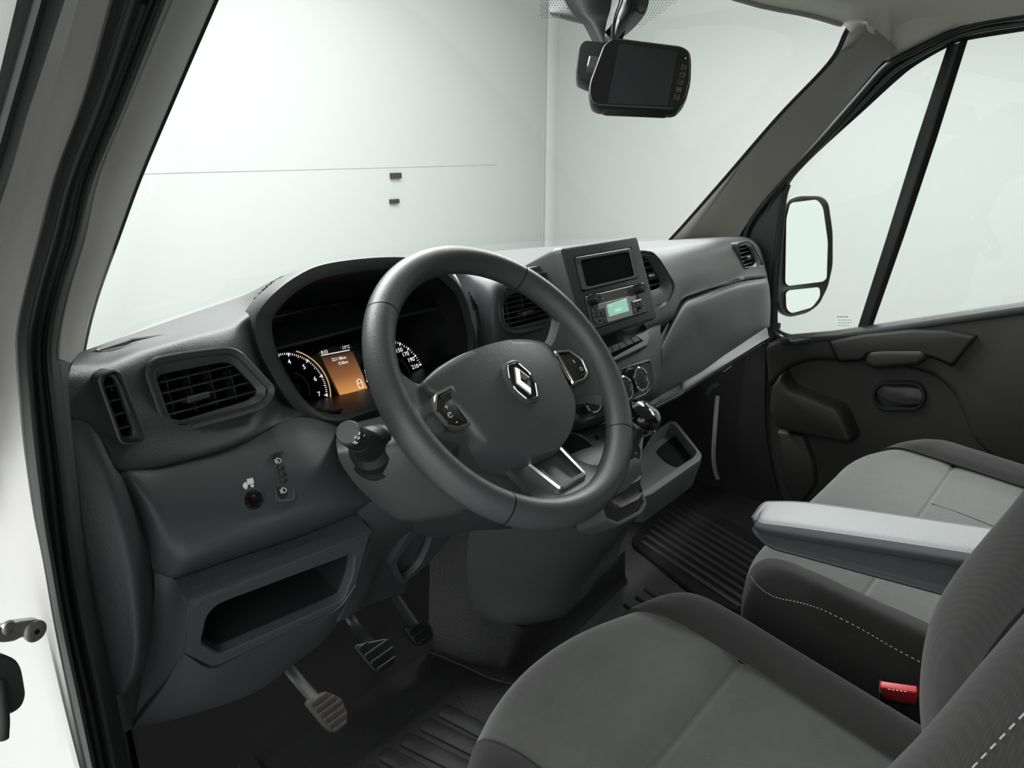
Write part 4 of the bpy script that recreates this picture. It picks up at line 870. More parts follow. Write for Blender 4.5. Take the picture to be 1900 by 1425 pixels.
c = fcl.px(1148, 692, .012); disc('push_key', fcl, c, 0, [(.011, .0), (.011, .010), (.009, .0125)], M['light'], hc, n=24)
# ---- console shelf, cup holder
surf('console_shelf', [[Y(1020, 812, .10), Y(1080, 796, .085), Y(1150, 770, .075), Y(1208, 742, .08)],
      [Y(1030, 850, .03), Y(1088, 832, .02), Y(1150, 812, .015), Y(1196, 795, .02)],
      [Y(1040, 900, -.02), Y(1095, 888, -.03), Y(1150, 872, -.03), Y(1190, 852, -.02)],
      [Y(1050, 940, -.03), Y(1100, 935, -.04), Y(1150, 915, -.04), Y(1190, 885, -.03)]], M['light'], D, nu=6, nv=6)
fu = Fr(Y(1072, 848, .018), (1, .0, 0), (0, .80, .6))
o = disc('cup_holder', fu, (0, 0), 0, [(.046, -.004), (.045, .003), (.041, .0045), (.038, .002), (.034, -.004)], M['black'], D, n=40, cap1=False); disc('cup_well', fu, (0, 0), 0, [(.040, .0032), (.034, .003), (.02, .0028)], M['hole'], o, n=32)
fq = Fr3(Y(1112, 820, .027), Y(1126, 838, .004), Y(1126, 812, .03))
P = fq.pxs([(1099, 812), (1106, 808), (1121, 824), (1119, 828), (1113, 829)]); o = stack('key_slot', fq, P, [(0, -.002), (0, .0025), (.001, .003), (.0018, .002)], M['bezel'], D, r=.001); stack('slot_gap', fq, offs(P, .002), [(0, .0015), (.0002, .0026)], M['hole'], o, r=.0006)
# ---- storage tray to the right of the lever
ft = Fr(Z(1250, 850, .452), (1, 0, 0), (0, 1, 0))
TO = [tuple(Z(x, y, z)[:2]) for x, y, z in ((1150, 905, .452), (1212, 800, .452), (1251, 776, .452), (1303, 842, .452), (1300, 851, .452), (1196, 924, .452))]
fz2 = Fr((0, 0, .452), (1, 0, 0), (0, 1, 0))
TI = [tuple(Z(x, y, z)[:2]) for x, y, z in ((1155, 900, .452), (1214, 806, .452), (1247, 782, .452), (1294, 838, .452), (1288, 848, .452), (1193, 913, .452))]
ty = frame('storage_tray', fz2, TO, TI, (('o', .012, -.06), ('o', 0, -.012), ('o', 0, -.002), ('o', .002, 0), ('i', 0, 0), ('i', .001, -.002), ('i', .003, -.022)), M['light'], D, ro=.014, ri=.010); tag(ty, 'open tray beside the gear lever')
P = [tuple(Z(x, y, .431)[:2]) for x, y in ((1216, 838), (1224, 829), (1262, 800), (1292, 838), (1284, 848), (1256, 868), (1236, 858))]
stack('tray_well', fz2, P, [(0, -.0215), (.0004, -.0208)], M['hole'], ty, r=.012)
# ---- lower console cover and its base on the floor
surf('lower_console', [[Y(880, 950, .15), Y(960, 970, .07), Y(1060, 980, .01), Y(1140, 978, -.015), Y(1196, 946, .0), Y(1215, 915, .05)],
      [Y(868, 1010, .19), Y(945, 1030, .13), Y(1040, 1045, .07), Y(1105, 1030, .05), Y(1150, 995, .08), Y(1180, 960, .15)],
      [Y(868, 1080, .23), Y(940, 1100, .18), Y(1030, 1100, .12), Y(1085, 1072, .11), Y(1126, 1030, .14), Y(1155, 1005, .2)],
      [Y(880, 1130, .26), Y(945, 1150, .20), Y(1030, 1140, .15), Y(1072, 1110, .14), Y(1110, 1068, .17), Y(1145, 1040, .23)],
      [Y(895, 1150, .28), Y(950, 1165, .23), Y(1030, 1152, .19), Y(1070, 1122, .18), Y(1108, 1082, .21), Y(1145, 1050, .27)]], M['light'], D, nu=7, nv=7)
surf('console_base', [[Y(800, 900, .50), Y(870, 950, .38), Y(945, 1150, .22), Y(1030, 1140, .17), Y(1085, 1100, .17), Y(1160, 1020, .25)],
      [Z(795, 1180, .07), Z(860, 1205, .065), Z(915, 1225, .06), Z(962, 1222, .06), Z(1060, 1140, .06), Z(1160, 1050, .06)],
      [Z(796, 1196, .03), Z(860, 1223, .025), Z(921, 1248, .022), Z(966, 1244, .022), Z(1064, 1158, .022), Z(1160, 1066, .022)],
      [Z(796, 1206, .004), Z(860, 1234, .003), Z(926, 1262, .003), Z(974, 1258, .003), Z(1070, 1170, .003), Z(1165, 1078, .003)]], M['floor'], D, nu=7, nv=7)
# ================================================================== GEAR LEVER
GL = thing('gear_lever', 'gear lever with glossy black knob and silver shift plate', 'gear lever', Y(1150, 930, -.035))
fg = Fr(Y(1148, 925, -.03), (1, .1, 0), (0, .62, .78))
P = fg.pxs([(1095, 900), (1130, 862), (1164, 872), (1190, 918), (1197, 936), (1186, 956), (1143, 979), (1115, 968)])
stack('boot_frame', fg, P, [(.004, -.05), (0, -.006), (0, .004), (.002, .006), (.006, .006), (.007, .002)], M['light'], GL, r=.010, cap1=False, cap0=True)
kc = X(1193, 772, .33); base = fg.p(*fg.px(1140, 915))
bp = offs(P, .0075); bm = bmesh.new(); prev = None
for i, (s, t) in enumerate(((1, 0), (.9, .06), (.84, .10), (.8, .13), (.66, .24), (.6, .28), (.54, .32), (.42, .42), (.36, .5), (.30, .58))):
    cu = sum(u for u, v in bp)/len(bp); cv = sum(v for u, v in bp)/len(bp); off = (kc-fg.p(cu, cv, 0))*t
    L = [bm.verts.new(fg.p(cu+(u-cu)*s, cv+(v-cv)*s, .002+(.004 if i in (2, 5) else 0))+off) for u, v in rnd(bp, .01, 4)]
    if prev:
        for k in range(len(L)): bm.faces.new((prev[k], prev[(k+1) % len(L)], L[(k+1) % len(L)], L[k]))
    prev = L
finish(bm, 'boot', mat('boot_leather', (.014, .014, .014), .5, grain=1, gscale=400, bump=.4), GL, 60)
tube('lever_rod', [base+(kc-base)*.4, kc], .009, M['black'], GL, n=14)
kn = V((.10, -.50, .86)).normalized(); sdx = V((1, 0, .0)); fkn = Fr(kc-kn*.012, sdx-kn*sdx.dot(kn), kn.cross(sdx))
disc('knob', fkn, (0, 0), 0, [(0.0150, -0.0242), (0.0238, -0.0132), (0.0294, 0.0000), (0.0306, 0.0044), (0.0294, 0.0066), (0.0306, 0.0088), (0.0306, 0.0154), (0.0281, 0.0231), (0.0200, 0.0286), (0.0075, 0.0308)], M['piano'], GL, n=36)
disc('knob_ring', fkn, (0, 0), 0, [(0.0295, 0.0022), (0.0315, 0.0033), (0.0315, 0.0060), (0.0298, 0.0072)], M['bright'], GL, n=36, cap1=False)
fk2 = Fr(fkn.p(.008, .0, .0292), fkn.x+fkn.n*-.25, fkn.y)
pp = stack('shift_plate', fk2, [(-.009, -.010), (.009, -.010), (.009, .010), (-.009, .010)], [(0, -.002), (0, .0004), (.001, .001)], M['silver'], GL, r=.005)
text('shift_pattern', '135', fk2, 0, .004, .006, M['hole'], pp, w=.0012); text('shift_pattern', '246', fk2, 0, -.004, .006, M['hole'], pp, w=.0012)
# ================================================================== PEDALS
def pedal(label, P, arm, y, n, yy, m):
    c = [sum(q[0] for q in P)/len(P), sum(q[1] for q in P)/len(P)]; o3 = Y(c[0], c[1], y)
    t = thing('foot_pedal', label, 'pedal', o3, 'foot pedals')
    f = Fr(o3, (1, .05, 0), yy); Q = f.pxs(P)
    stack('pedal_pad', f, Q, [(.001, -.010), (0, -.007), (0, .002), (.002, .004)], m, t, r=.008, cap0=True)
    us = [u for u, v in Q]; vs = [v for u, v in Q]
    for i in range(n):
        v = min(vs)+(max(vs)-min(vs))*(i+.6)/(n+.2); xs = []
        for k in range(len(Q)):
            p, q = Q[k-1], Q[k]
            if (p[1]-v)*(q[1]-v) < 0: xs.append(p[0]+(q[0]-p[0])*(v-p[1])/(q[1]-p[1]))
        if len(xs) > 1: box('tread_rib', f, min(xs)+.003, max(xs)-.003, v-.0028, v+.0028, .003, .0075, m, t, b=.001)
    tube('pedal_arm', [Y(*q) for q in arm], .012, M['black'], t, n=10, sub=4, flat=.5)
    return t
pedal('worn dusty clutch pedal under the storage pocket', [(566, 1303), (601, 1282), (632, 1295), (645, 1325), (640, 1347), (619, 1361), (604, 1350)], [(505, 1195, .40), (545, 1250, .36), (588, 1300, .295)], .28, 6, (.02, .55, .83), M['dusty'])
pedal('dark brake pedal beside the clutch pedal', [(654, 1198), (718, 1184), (734, 1210), (731, 1232), (699, 1250), (688, 1240)], [(630, 1110, .46), (660, 1160, .42), (695, 1205, .32)], .305, 4, (.02, .55, .83), M['black'])
pedal('small ribbed accelerator pedal next to the console base', [(748, 1165), (790, 1154), (803, 1181), (784, 1199), (770, 1196)], [(735, 1110, .50), (755, 1140, .45), (775, 1170, .40)], .385, 3, (.02, .5, .86), M['black'])
# strap and hook in the passenger footwell
hk = thing('hanging_strap', 'thin grey strip hanging from a hook below the glove ledge', 'strap', Y(1330, 740, .2))
surf('strap', [[Y(x, y, .2), Y(x+6, y, .2)] for x, y in ((1329, 735), (1327, 760), (1324, 800), (1322, 840), (1324, 868), (1330, 890))], M['silver'], hk, nu=1, nv=5, thick=.003)
surf('hook', [[Y(1313, 735, .19), Y(1322, 722, .18), Y(1336, 714, .17)], [Y(1317, 742, .2), Y(1328, 735, .19), Y(1338, 724, .18)]], M['light'], hk, nu=4, nv=3, thick=.01)

# ================================================================== PASSENGER DOOR
fD = Fr((1.30, 0, .5), (0, -1, 0), (0, 0, 1))
d1 = struct(stack('door_1', fD, fD.pxs([(1405, 640), (1445, 632), (1545, 625), (1620, 612), (1900, 570), (2060, 545), (2060, 1080), (1500, 1080), (1400, 990), (1395, 800)], -.03), [(0, -.06), (0, -.032), (.002, -.03)], M['door'], None, r=.01, cap0=True), 'dark grey inner card of the passenger door')
rail = [(1418, 642), (1450, 628), (1545, 620), (1616, 609), (1900, 567), (2060, 543), (2060, 900), (1960, 905), (1900, 880), (1835, 845), (1803, 812), (1790, 775), (1768, 728), (1735, 697), (1680, 682), (1600, 670), (1500, 668), (1458, 684), (1425, 720)]
stack('door_rail', fD, fD.pxs(rail), [(-.004, -.035), (-.002, -.014), (.004, -.003), (.012, .0)], M['door'], d1, r=.02, seg=5, ang=60)
stack('sill_strip', fD, fD.pxs([(1448, 628), (1545, 620), (1616, 609), (1900, 567), (2060, 543), (2060, 560), (1900, 584), (1618, 622), (1546, 632), (1450, 640)], .0), [(0, -.01), (.001, .003), (.004, .006)], M['dash2'], d1, r=.004, ang=60)
stack('grab_panel', fD, fD.pxs([(1538, 634), (1600, 621), (1690, 612), (1758, 613), (1813, 624), (1767, 678), (1745, 668), (1723, 661), (1700, 653), (1610, 656), (1597, 668), (1556, 670)], .012), [(-.001, -.002), (-.001, .009), (.002, .014), (.008, .016)], M['door'], d1, r=.008, ang=60)
stack('panel_joint', fD, fD.pxs([(1536, 633), (1600, 620), (1690, 611), (1758, 612), (1815, 623), (1767, 681), (1745, 670), (1723, 663), (1700, 655), (1610, 658), (1597, 670), (1554, 672)], .004), [(0, .0), (.0005, .005)], M['hole'], d1, r=.006)
stack('grab_cup', fD, fD.pxs([(1612, 652), (1640, 649), (1714, 649), (1721, 663), (1704, 677), (1619, 684), (1605, 672)], .014), [(-.003, -.014), (-.002, .008), (.004, .016), (.012, .018)], M['door'], d1, r=.012, seg=5, ang=60)
HO_ = fD.pxs([(1630, 706), (1708, 706), (1724, 734), (1708, 762), (1632, 762), (1616, 734)], -.028)
HI_ = fD.pxs([(1634, 713), (1702, 713), (1716, 734), (1702, 755), (1636, 755), (1622, 734)], -.028)
hd = frame('door_handle', fD, HO_, HI_, (('o', 0, -.034), ('o', 0, -.022), ('o', .003, -.018), ('i', -.002, -.018), ('i', 0, -.021), ('i', .004, -.029)), M['black'], d1, ro=.026, ri=.02)
surf('handle_lever', [[fD.p(*fD.px(1623, 726, -.024), -.026), fD.p(*fD.px(1645, 742, -.02), -.020), fD.p(*fD.px(1680, 749, -.016), -.014), fD.p(*fD.px(1705, 750, -.016), -.016)],
      [fD.p(*fD.px(1628, 718, -.026), -.026), fD.p(*fD.px(1655, 728, -.02), -.020), fD.p(*fD.px(1685, 735, -.014), -.012), fD.p(*fD.px(1712, 737, -.016), -.016)],
      [fD.p(*fD.px(1640, 714, -.028), -.028), fD.p(*fD.px(1660, 718, -.026), -.026), fD.p(*fD.px(1685, 719, -.02), -.02), fD.p(*fD.px(1706, 722, -.02), -.02)]], M['door'], hd, nu=5, nv=4, thick=.003)
stack('door_pocket', fD, fD.pxs([(1446, 698), (1452, 712), (1466, 728), (1500, 740), (1553, 761), (1563, 776), (1579, 816), (1573, 823), (1510, 811), (1458, 800), (1438, 792), (1427, 760), (1430, 722)], .03), [(-.006, -.035), (-.003, .014), (.002, .028), (.010, .032)], M['door'], d1, r=.014, seg=5, ang=60)
stack('lower_panel', fD, fD.pxs([(1440, 800), (1490, 810), (1508, 860), (1512, 900), (1480, 940), (1455, 900)], -.01), [(-.003, -.03), (0, -.013), (.006, -.010)], M['door'], d1, r=.012, ang=60)
sl_ = stack('sill_slot', Fr(X(1505, 630, 1.297), (0, -1, .06), (.9, 0, .35)), Fr(X(1505, 630, 1.297), (0, -1, .06), (.9, 0, .35)).pxs([(1462, 633), (1475, 626), (1530, 618), (1545, 619), (1540, 625), (1470, 637)]), [(0, -.004), (0, .003), (.002, .0045), (.005, .004), (.006, .002)], M['bezel'], d1, r=.008)
# window, its frame strips and the quarter bar
gw = pl(OB[:-1], 1.352) + [X(u, v, 1.352) for u, v in ((1452, 420), (1443, 525), (1436, 592), (1444, 614), (1470, 626), (1545, 620), (1616, 609), (1900, 567), (1990, 555))]
fG = Fr((1.352, 0, .5), (0, -1, 0), (0, 0, 1)); GP = [fG.uv(q) for q in gw]
w2 = struct(stack('window_2', fG, GP, [(0, 0), (0, .003)], M['glass'], None, r=.001, seg=1, cap0=True), 'clear passenger door window')
for i, (y, n) in enumerate(((588, 5), (594, 6), (599, 6), (604, 5))):
    for k in range(n):
        c = fG.px(1557+k*4.2-(2 if i == 0 else 0), y, .004); box('glass_print', fG, c[0]-.0022, c[0]+.0018, c[1]-(.0016 if i == 0 else .0009), c[1]+(.0016 if i == 0 else .0009), .0034, .0038, M['dimprint'], w2, b=.0001)
qb = [[X(1758, 84, 1.34), X(1777, 80, 1.33), X(1796, 74, 1.34)], [X(1700, 262, 1.34), X(1720, 262, 1.33), X(1738, 258, 1.34)], [X(1645, 440, 1.34), X(1662, 440, 1.33), X(1678, 438, 1.34)], [X(1590, 612, 1.34), X(1604, 612, 1.33), X(1617, 612, 1.34)]]
surf('quarter_bar', qb, M['black'], w2, nu=4, nv=6, thick=.01, lv=True)
tube('glass_seal', [X(u, v, 1.345) for u, v in ((1464, 342), (1456, 372), (1451, 430), (1443, 525), (1437, 586), (1441, 608), (1455, 620), (1480, 626))], .0055, M['bezel'], w2, n=8, sub=5)
tube('glass_seal', [X(u, v, 1.325) for u, v in ((1460, 342), (1447, 400), (1437, 500), (1431, 585), (1434, 612), (1450, 628), (1470, 634))], .006, M['rubber'], w2, n=8, sub=5)
surf('sail_panel', [[X(1364, 452, 1.312), X(1372, 440, 1.314), X(1400, 408, 1.318), X(1440, 364, 1.325), X(1466, 336, 1.33)], [X(1390, 500, 1.315), X(1404, 490, 1.318), X(1425, 440, 1.322), X(1445, 400, 1.326), X(1457, 370, 1.33)], [X(1410, 570, 1.32), X(1418, 560, 1.32), X(1428, 540, 1.322), X(1437, 520, 1.326), X(1444, 500, 1.33)], [X(1410, 640, 1.32), X(1418, 640, 1.32), X(1428, 634, 1.322), X(1436, 625, 1.326), X(1443, 612, 1.33)]], M['black'], wr, nu=4, nv=5, thick=.006)
# side wall ahead of the door, down to the floor
struct(surf('wall_right_footwell', [[X(1345, 640, 1.34), X(1395, 640, 1.33), X(1420, 650, 1.31)], [X(1340, 760, 1.34), X(1385, 780, 1.33), X(1420, 790, 1.32)], [X(1335, 860, 1.34), X(1390, 880, 1.33), X(1440, 900, 1.32)], [X(1335, 960, 1.34), X(1400, 975, 1.33), X(1470, 980, 1.32)], [X(1340, 1060, 1.34), X(1410, 1065, 1.33), X(1480, 1080, 1.32)]], M['carpet'], None, nu=4, nv=5, thick=.004), 'black lining of the passenger footwell')
# ================================================================== SIDE MIRROR
SM = thing('side_mirror', 'twin glass door mirror outside the passenger window', 'mirror', X(1470, 590, 1.50))
fm = Fr(X(1495, 470, 1.50), (.86, -.51, 0), (0, 0, 1))
MO = fm.pxs([(1448, 400), (1462, 372), (1482, 362), (1522, 362), (1537, 374), (1545, 430), (1545, 492), (1536, 532), (1519, 566), (1498, 581), (1464, 589), (1448, 582), (1441, 560)])
stack('mirror_housing', fm, MO, [(.045, -.09), (.02, -.075), (.004, -.04), (0, -.01), (0, .0), (.003, .004), (.007, .004), (.009, .001)], M['black'], SM, r=.02, seg=5, cap0=True, ang=60)
G1 = fm.pxs([(1457, 405), (1464, 376), (1514, 370), (1525, 384), (1534, 448), (1532, 516), (1525, 522), (1461, 530), (1455, 524)])
G2 = fm.pxs([(1456, 543), (1462, 538), (1519, 532), (1520, 550), (1505, 570), (1466, 581), (1457, 572)])
for nm, G in (('mirror_glass', G1), ('wide_angle_glass', G2)):
    g = stack(nm, fm, G, [(-.0015, .0), (-.0015, .0045), (0, .005)], M['black'], SM, r=.012, seg=5, cap1=False)
    stack('reflector', fm, G, [(0, .002), (0, .0046)], M['mirror'], g, r=.011, seg=5)
tube('mirror_arm', [X(1446, 560, 1.50)+V((0, .03, 0)), X(1436, 585, 1.44)+V((0, .03, 0)), X(1425, 600, 1.37)], .022, M['black'], SM, n=12, sub=4)
# ================================================================== REAR VIEW MONITOR
def Dp(x, y, t): return CAM + ray(x, y)*(t*.88)
RM = thing('rear_view_monitor', 'black rear view camera monitor clipped to the windscreen mirror', 'monitor', Dp(1185, 140, 1.16))
f_ = Fr3(Dp(1139, 69, 1.17), Dp(1272, 87, 1.155), Dp(1095, 190, 1.15))
if f_.n.dot(CAM-f_.o) < 0: f_ = Fr(f_.o, f_.x, -f_.y)
BP = f_.pxs([(1139, 69), (1265, 85), (1280, 94), (1283, 112), (1282, 150), (1273, 184), (1258, 200), (1248, 203), (1108, 196), (1096, 189), (1092, 172), (1094, 152), (1120, 82)])
stack('monitor_body', f_, BP, [(.006, -.028), (.001, -.022), (-.0005, -.010), (0, -.002), (.001, .0), (.0022, .0006), (.003, -.0002)], M['black'], RM, r=.008, seg=5, cap0=True, ang=50)
gp = stack('front_glass', f_, BP, [(.0028, -.001), (.003, .0002), (.004, .0004)], M['piano'], RM, r=.006, seg=5)
SQ2 = f_.pxs([(1148, 81), (1258, 95.5), (1239, 197), (1127, 192.5)])
flat('screen', f_, offs(SQ2, .0005), mat('dead_screen', (.020, .024, .025), .22), gp, w=.0008, t=.0006)
for i, (x, y) in enumerate(((1620, 445), (1600, 540), (1578, 630), (1555, 725), (1530, 820))):
    c = f_.px(1030+x/6.786, 60+y/6.786); h = .0030
    tube('touch_key', [f_.p(c[0]+a*h, c[1]+b*h*1.1, .0009) for a, b in ((-1, -1), (1, -1), (1, 1), (-1, 1))], .00025, M['dimprint'], gp, n=4, closed=True)
    text('key_icon', ['>', '*', '<', 'M', 'o'][i], f_, c[0], c[1], .004, M['dimprint'], gp, w=.0008)
c = f_.px(1272, 108.5); disc('status_lamp', f_, c, 0, [(.001, .0), (.001, .0008)], M['print'], gp, n=10)
stack('lower_tab', f_, f_.pxs([(1108, 190), (1119, 207), (1238, 212), (1248, 195)], -.012), [(0, -.022), (0, -.008), (.002, -.006)], M['black'], RM, r=.005, cap0=True)
c = f_.px(1096, 118, -.012); box('side_clip', f_, c[0]-.004, c[0]+.012, c[1]-.009, c[1]+.009, -.020, -.006, M['bezel'], RM, b=.002)
fm2 = Fr(f_.p(0, 0, -.045), f_.x, f_.y)
stack('old_mirror', fm2, fm2.pxs([(1074, 92), (1084, 81), (1150, 88), (1140, 170), (1086, 158), (1070, 150), (1068, 140)]), [(.004, -.02), (0, -.014), (0, .006), (.002, .010), (.004, .010)], M['black'], RM, r=.008, seg=5, cap0=True, ang=50)
# mirror foot on the windscreen: left wing, stem and cable cover
MF = thing('mirror_mount', 'black mirror foot with cable cover at the top of the windscreen', 'mount', Dp(1110, 0, 1.3))
surf('mount_wing', [[Dp(1024, -40, 1.34), Dp(1075, -45, 1.30), Dp(1130, -45, 1.26)], [Dp(1019, 10, 1.34), Dp(1060, 5, 1.30), Dp(1130, 0, 1.26)], [Dp(1020, 24, 1.335), Dp(1060, 34, 1.30), Dp(1120, 45, 1.26)], [Dp(1026, 31, 1.36), Dp(1060, 40, 1.33), Dp(1110, 52, 1.29)]], M['dash'], MF, nu=5, nv=5, thick=.012)
surf('mount_stem', [[Dp(1030, -30, 1.27), Dp(1075, -30, 1.24), Dp(1145, -30, 1.24)], [Dp(1060, 22, 1.26), Dp(1090, 22, 1.235), Dp(1146, 20, 1.235)], [Dp(1082, 45, 1.25), Dp(1105, 45, 1.225), Dp(1146, 45, 1.225)], [Dp(1102, 84, 1.24), Dp(1120, 84, 1.215), Dp(1146, 84, 1.215)]], M['black'], MF, nu=5, nv=5, thick=.02)
surf('cable_cover', [[Dp(1138, -40, 1.22), Dp(1170, -40, 1.19), Dp(1205, -40, 1.24)], [Dp(1134, 10, 1.22), Dp(1168, 10, 1.185), Dp(1203, 8, 1.24)], [Dp(1126, 40, 1.215), Dp(1155, 40, 1.18), Dp(1190, 36, 1.24)], [Dp(1122, 66, 1.21), Dp(1145, 66, 1.185), Dp(1165, 62, 1.23)], [Dp(1122, 78, 1.215), Dp(1138, 78, 1.19), Dp(1150, 72, 1.23)]], M['black'], MF, nu=5, nv=5, thick=.02)
for k in (0, 5): tube('cable', [Dp(1153+k, -40, 1.180), Dp(1150+k, 0, 1.176), Dp(1142+k*.8, 25, 1.174), Dp(1137+k*.6, 50, 1.172), Dp(1136+k*.6, 72, 1.172)], .0013, M['rubber'], MF, n=6, sub=5)
tube('cover_eye', [Dp(1190+9*math.cos(t*.7), 12+13*math.sin(t*.7), 1.20) for t in range(1, 6)], .0015, M['rubber'], MF, n=6)
# ================================================================== DOOR CHECK STRAP, GROMMET ON THE JAMB
def J(x, y, k=0.0): return X(x, y, -.532-k) if x < 30 else X(x, y, -.52-k)
fj = Fr(X(70, 1170, -.517), (1, .30, 0), (0, 0, 1))
if fj.n.dot(CAM-fj.o) < 0: fj = Fr(fj.o, -fj.x, fj.y)
cs = thing('check_strap', 'bolted zinc check strap hinge on the white door jamb', 'hinge', fj.o)
def jz(L, w=0): return fj.pxs([(x*160/625, 1060+y*160/625) for x, y in L], w)
stack('strap_arm', fj, jz([(-90, 420), (20, 390), (120, 358), (270, 340), (305, 370), (300, 430), (270, 470), (210, 480), (140, 470), (90, 500), (20, 510), (-90, 500)]), [(.0, -.004), (0, .0025), (.001, .0035)], M['metal'], cs, r=.004, cap0=True)
c = jz([(235, 425)])[0]; disc('bolt_head', fj, c, 0, [(.0085, .002), (.0085, .0042), (.006, .0055)], M['metal'], cs, n=20)
disc('bolt_socket', fj, c, 0, [(.0024, .0052), (.0022, .0058)], M['hole'], cs, n=6)
c = jz([(45, 405)])[0]; disc('rivet', fj, c, 0, [(.006, .002), (.005, .004), (.003, .005)], M['metal'], cs, n=16)
gr = thing('cable_grommet', 'black rubber cable grommet on the white door jamb', 'grommet', fj.p(-.03, -.05))
stack('grommet_plate', fj, jz([(-90, 590), (10, 590), (90, 630), (125, 690), (140, 760), (160, 890), (130, 970), (60, 1020), (-90, 1040)]), [(0, -.002), (0, .004), (.002, .006), (.006, .006)], M['rubber'], gr, r=.01, cap0=True)
tube('cable_sleeve', [fj.p(*jz([(x, y)])[0], w) for x, y, w in ((-40, 780, .004), (-45, 900, .008), (-40, 1050, .010), (-45, 1180, .010))], .0045, M['rubber'], gr, n=10, sub=4)

# ================================================================== SEATS
def strip(name, secs, m, parent, nu=8, nv=8, ang=60): return surf(name, secs, m, parent, nu=nu, nv=nv, thick=.006, ang=ang)
# front-to-back stations: (distance behind the front edge, drop)
ST = [(-.004, -.20), (-.012, -.10), (-.006, -.045), (.012, -.014), (.045, -.002), (.095, .0)]
def sect(x0, dx, dz, yf, sweep, zt, ys, groove, roll=1.0):
    yfr = yf - sweep*dx*dx; P = []
    for d, h in ST: P.append(V((x0+dx, yfr-d, zt+dz*min(1, max(0, (d+.02)/.06))+h*roll)))
    for y in ys:
        P.append(V((x0+dx, y, zt+dz+GO.get(y, 0.0)*(1 if groove else 0))))
    return [V((q.x, q.y, q.z-.19*max(0, -.21-q.y))) for q in P]
DS = thing('driver_seat', 'driver seat with grey cloth cushion and inboard armrest', 'seat', (-.02, -.35, 0))
GO = {-.235: .003, -.262: -.002, -.270: -.0055, -.280: -.003, -.345: -.006, -.337: -.002, -.353: -.002}
YS = [-.235, -.262, -.270, -.280, -.31, -.40, -.48, -.56]; YB_ = [-.31, -.40, -.48, -.56]
cx, yf, zt, sw = -.022, -.062, .398, 1.6
mid_c = [sect(cx, dx, dz, yf, sw, zt, YS, -.270) for dx, dz in ((-.150, .004), (-.10, .0), (-.05, -.001), (.0, -.002), (.05, -.001), (.10, .0), (.155, .004))]
cu = strip('seat_cushion', mid_c, M['fab'], DS)
for s in (-1, 1):
    rows = [sect(cx, s*a, b, yf-.002*k, sw, zt, YB_, None) for k, (a, b) in enumerate(((.153, .003), (.168, .014), (.190, .021), (.208, .012), (.222, -.03), (.226, -.10), (.222, -.20)))]
    for k, r in enumerate(rows):
        if k > 3:
            for i in range(len(r)): r[i] = V((r[i].x, r[i].y-.01*(k-3), max(.14, min(r[i].z, zt+(0, 0, 0, 0, -.03, -.10, -.20)[k]))))
    strip('cushion_bolster', rows, M['fabd'], DS)
# seat base
fb_ = Fr((-.022, -.36, 0), (1, 0, 0), (0, 1, 0))
box('seat_plinth', fb_, -.20, .20, -.24, .20, .0, .22, M['black'], DS, b=.01, r=.02)
# backrest: bolster crest line (y, z)
BC = [(-.500, .30), (-.484, .36), (-.470, .42), (-.464, .48), (-.466, .53), (-.478, .58), (-.496, .63), (-.513, .675), (-.545, .77), (-.60, .92), (-.66, 1.06), (-.70, 1.10)]
def backsec(dx, back): return [V((cx+dx, y-back, z)) for y, z in BC]
strip('backrest', [backsec(dx, b) for dx, b in ((-.118, .050), (-.08, .058), (0, .062), (.08, .058), (.118, .050))], M['fab'], DS)
for s in (-1, 1):
    strip('backrest_bolster', [backsec(s*a, b) for a, b in ((.116, .051), (.145, .022), (.185, .0), (.215, .006), (.232, .035), (.238, .08), (.236, .14))], M['fabd'], DS)
    for i in range(90):
        t = i/89; k = 3+t*7.5; i0 = int(k); q = backsec(s*.226, .022)[i0].lerp(backsec(s*.226, .022)[min(i0+1, 11)], k-i0)
        q2 = backsec(s*.226, .022)[i0].lerp(backsec(s*.226, .022)[min(i0+1, 11)], k-i0+.045)
        if s < 0: tube('stitch', [q+V((-.001, .001, 0)), q2+V((-.001, .001, 0))], .0005, M['dimprint'], DS, n=5)
box('backrest_shell', Fr((-.022, -.70, .7), (1, 0, 0), (0, -.35, 1)), -.21, .21, -.38, .38, -.03, .03, M['fabd'], DS, b=.02, r=.04)
# armrest on the inboard side
def ar(px, py, x): return X(px, py, x)
NOSE = ar(1398, 962, .302)
top_n = [NOSE, ar(1404, 962, .283), ar(1412, 970, .281), ar(1480, 979, .280), ar(1600, 996, .280), ar(1720, 1014, .280), ar(1830, 1031, .280), ar(1960, 1050, .280)]
top_f = [NOSE, ar(1418, 936, .325), ar(1440, 932, .338), ar(1500, 934, .346), ar(1600, 947, .346), ar(1730, 966, .346), ar(1860, 985, .346), ar(1990, 1004, .346)]
topm = [a.lerp(b, .5)+V((0, 0, .004)) for a, b in zip(top_n, top_f)]
A_ = surf('armrest_top', [top_n, [a.lerp(b, .12)+V((0, 0, .004)) for a, b in zip(top_n, top_f)], topm, [a.lerp(b, .9)+V((0, 0, .002)) for a, b in zip(top_n, top_f)], top_f], M['arm'], DS, nu=6, nv=5, thick=.006, ang=60); A_.name = 'armrest'
low = [NOSE+V((0, 0, -.002)), ar(1400, 972, .285), ar(1406, 985, .279), ar(1475, 1000, .277), ar(1600, 1020, .277), ar(1720, 1040, .277), ar(1830, 1058, .277), ar(1960, 1078, .277)]
bot = [NOSE+V((0, -.002, -.008)), ar(1405, 990, .288), ar(1434, 1012, .284), ar(1490, 1028, .283), ar(1600, 1058, .283), ar(1720, 1090, .283), ar(1830, 1120, .283), ar(1960, 1150, .283)]
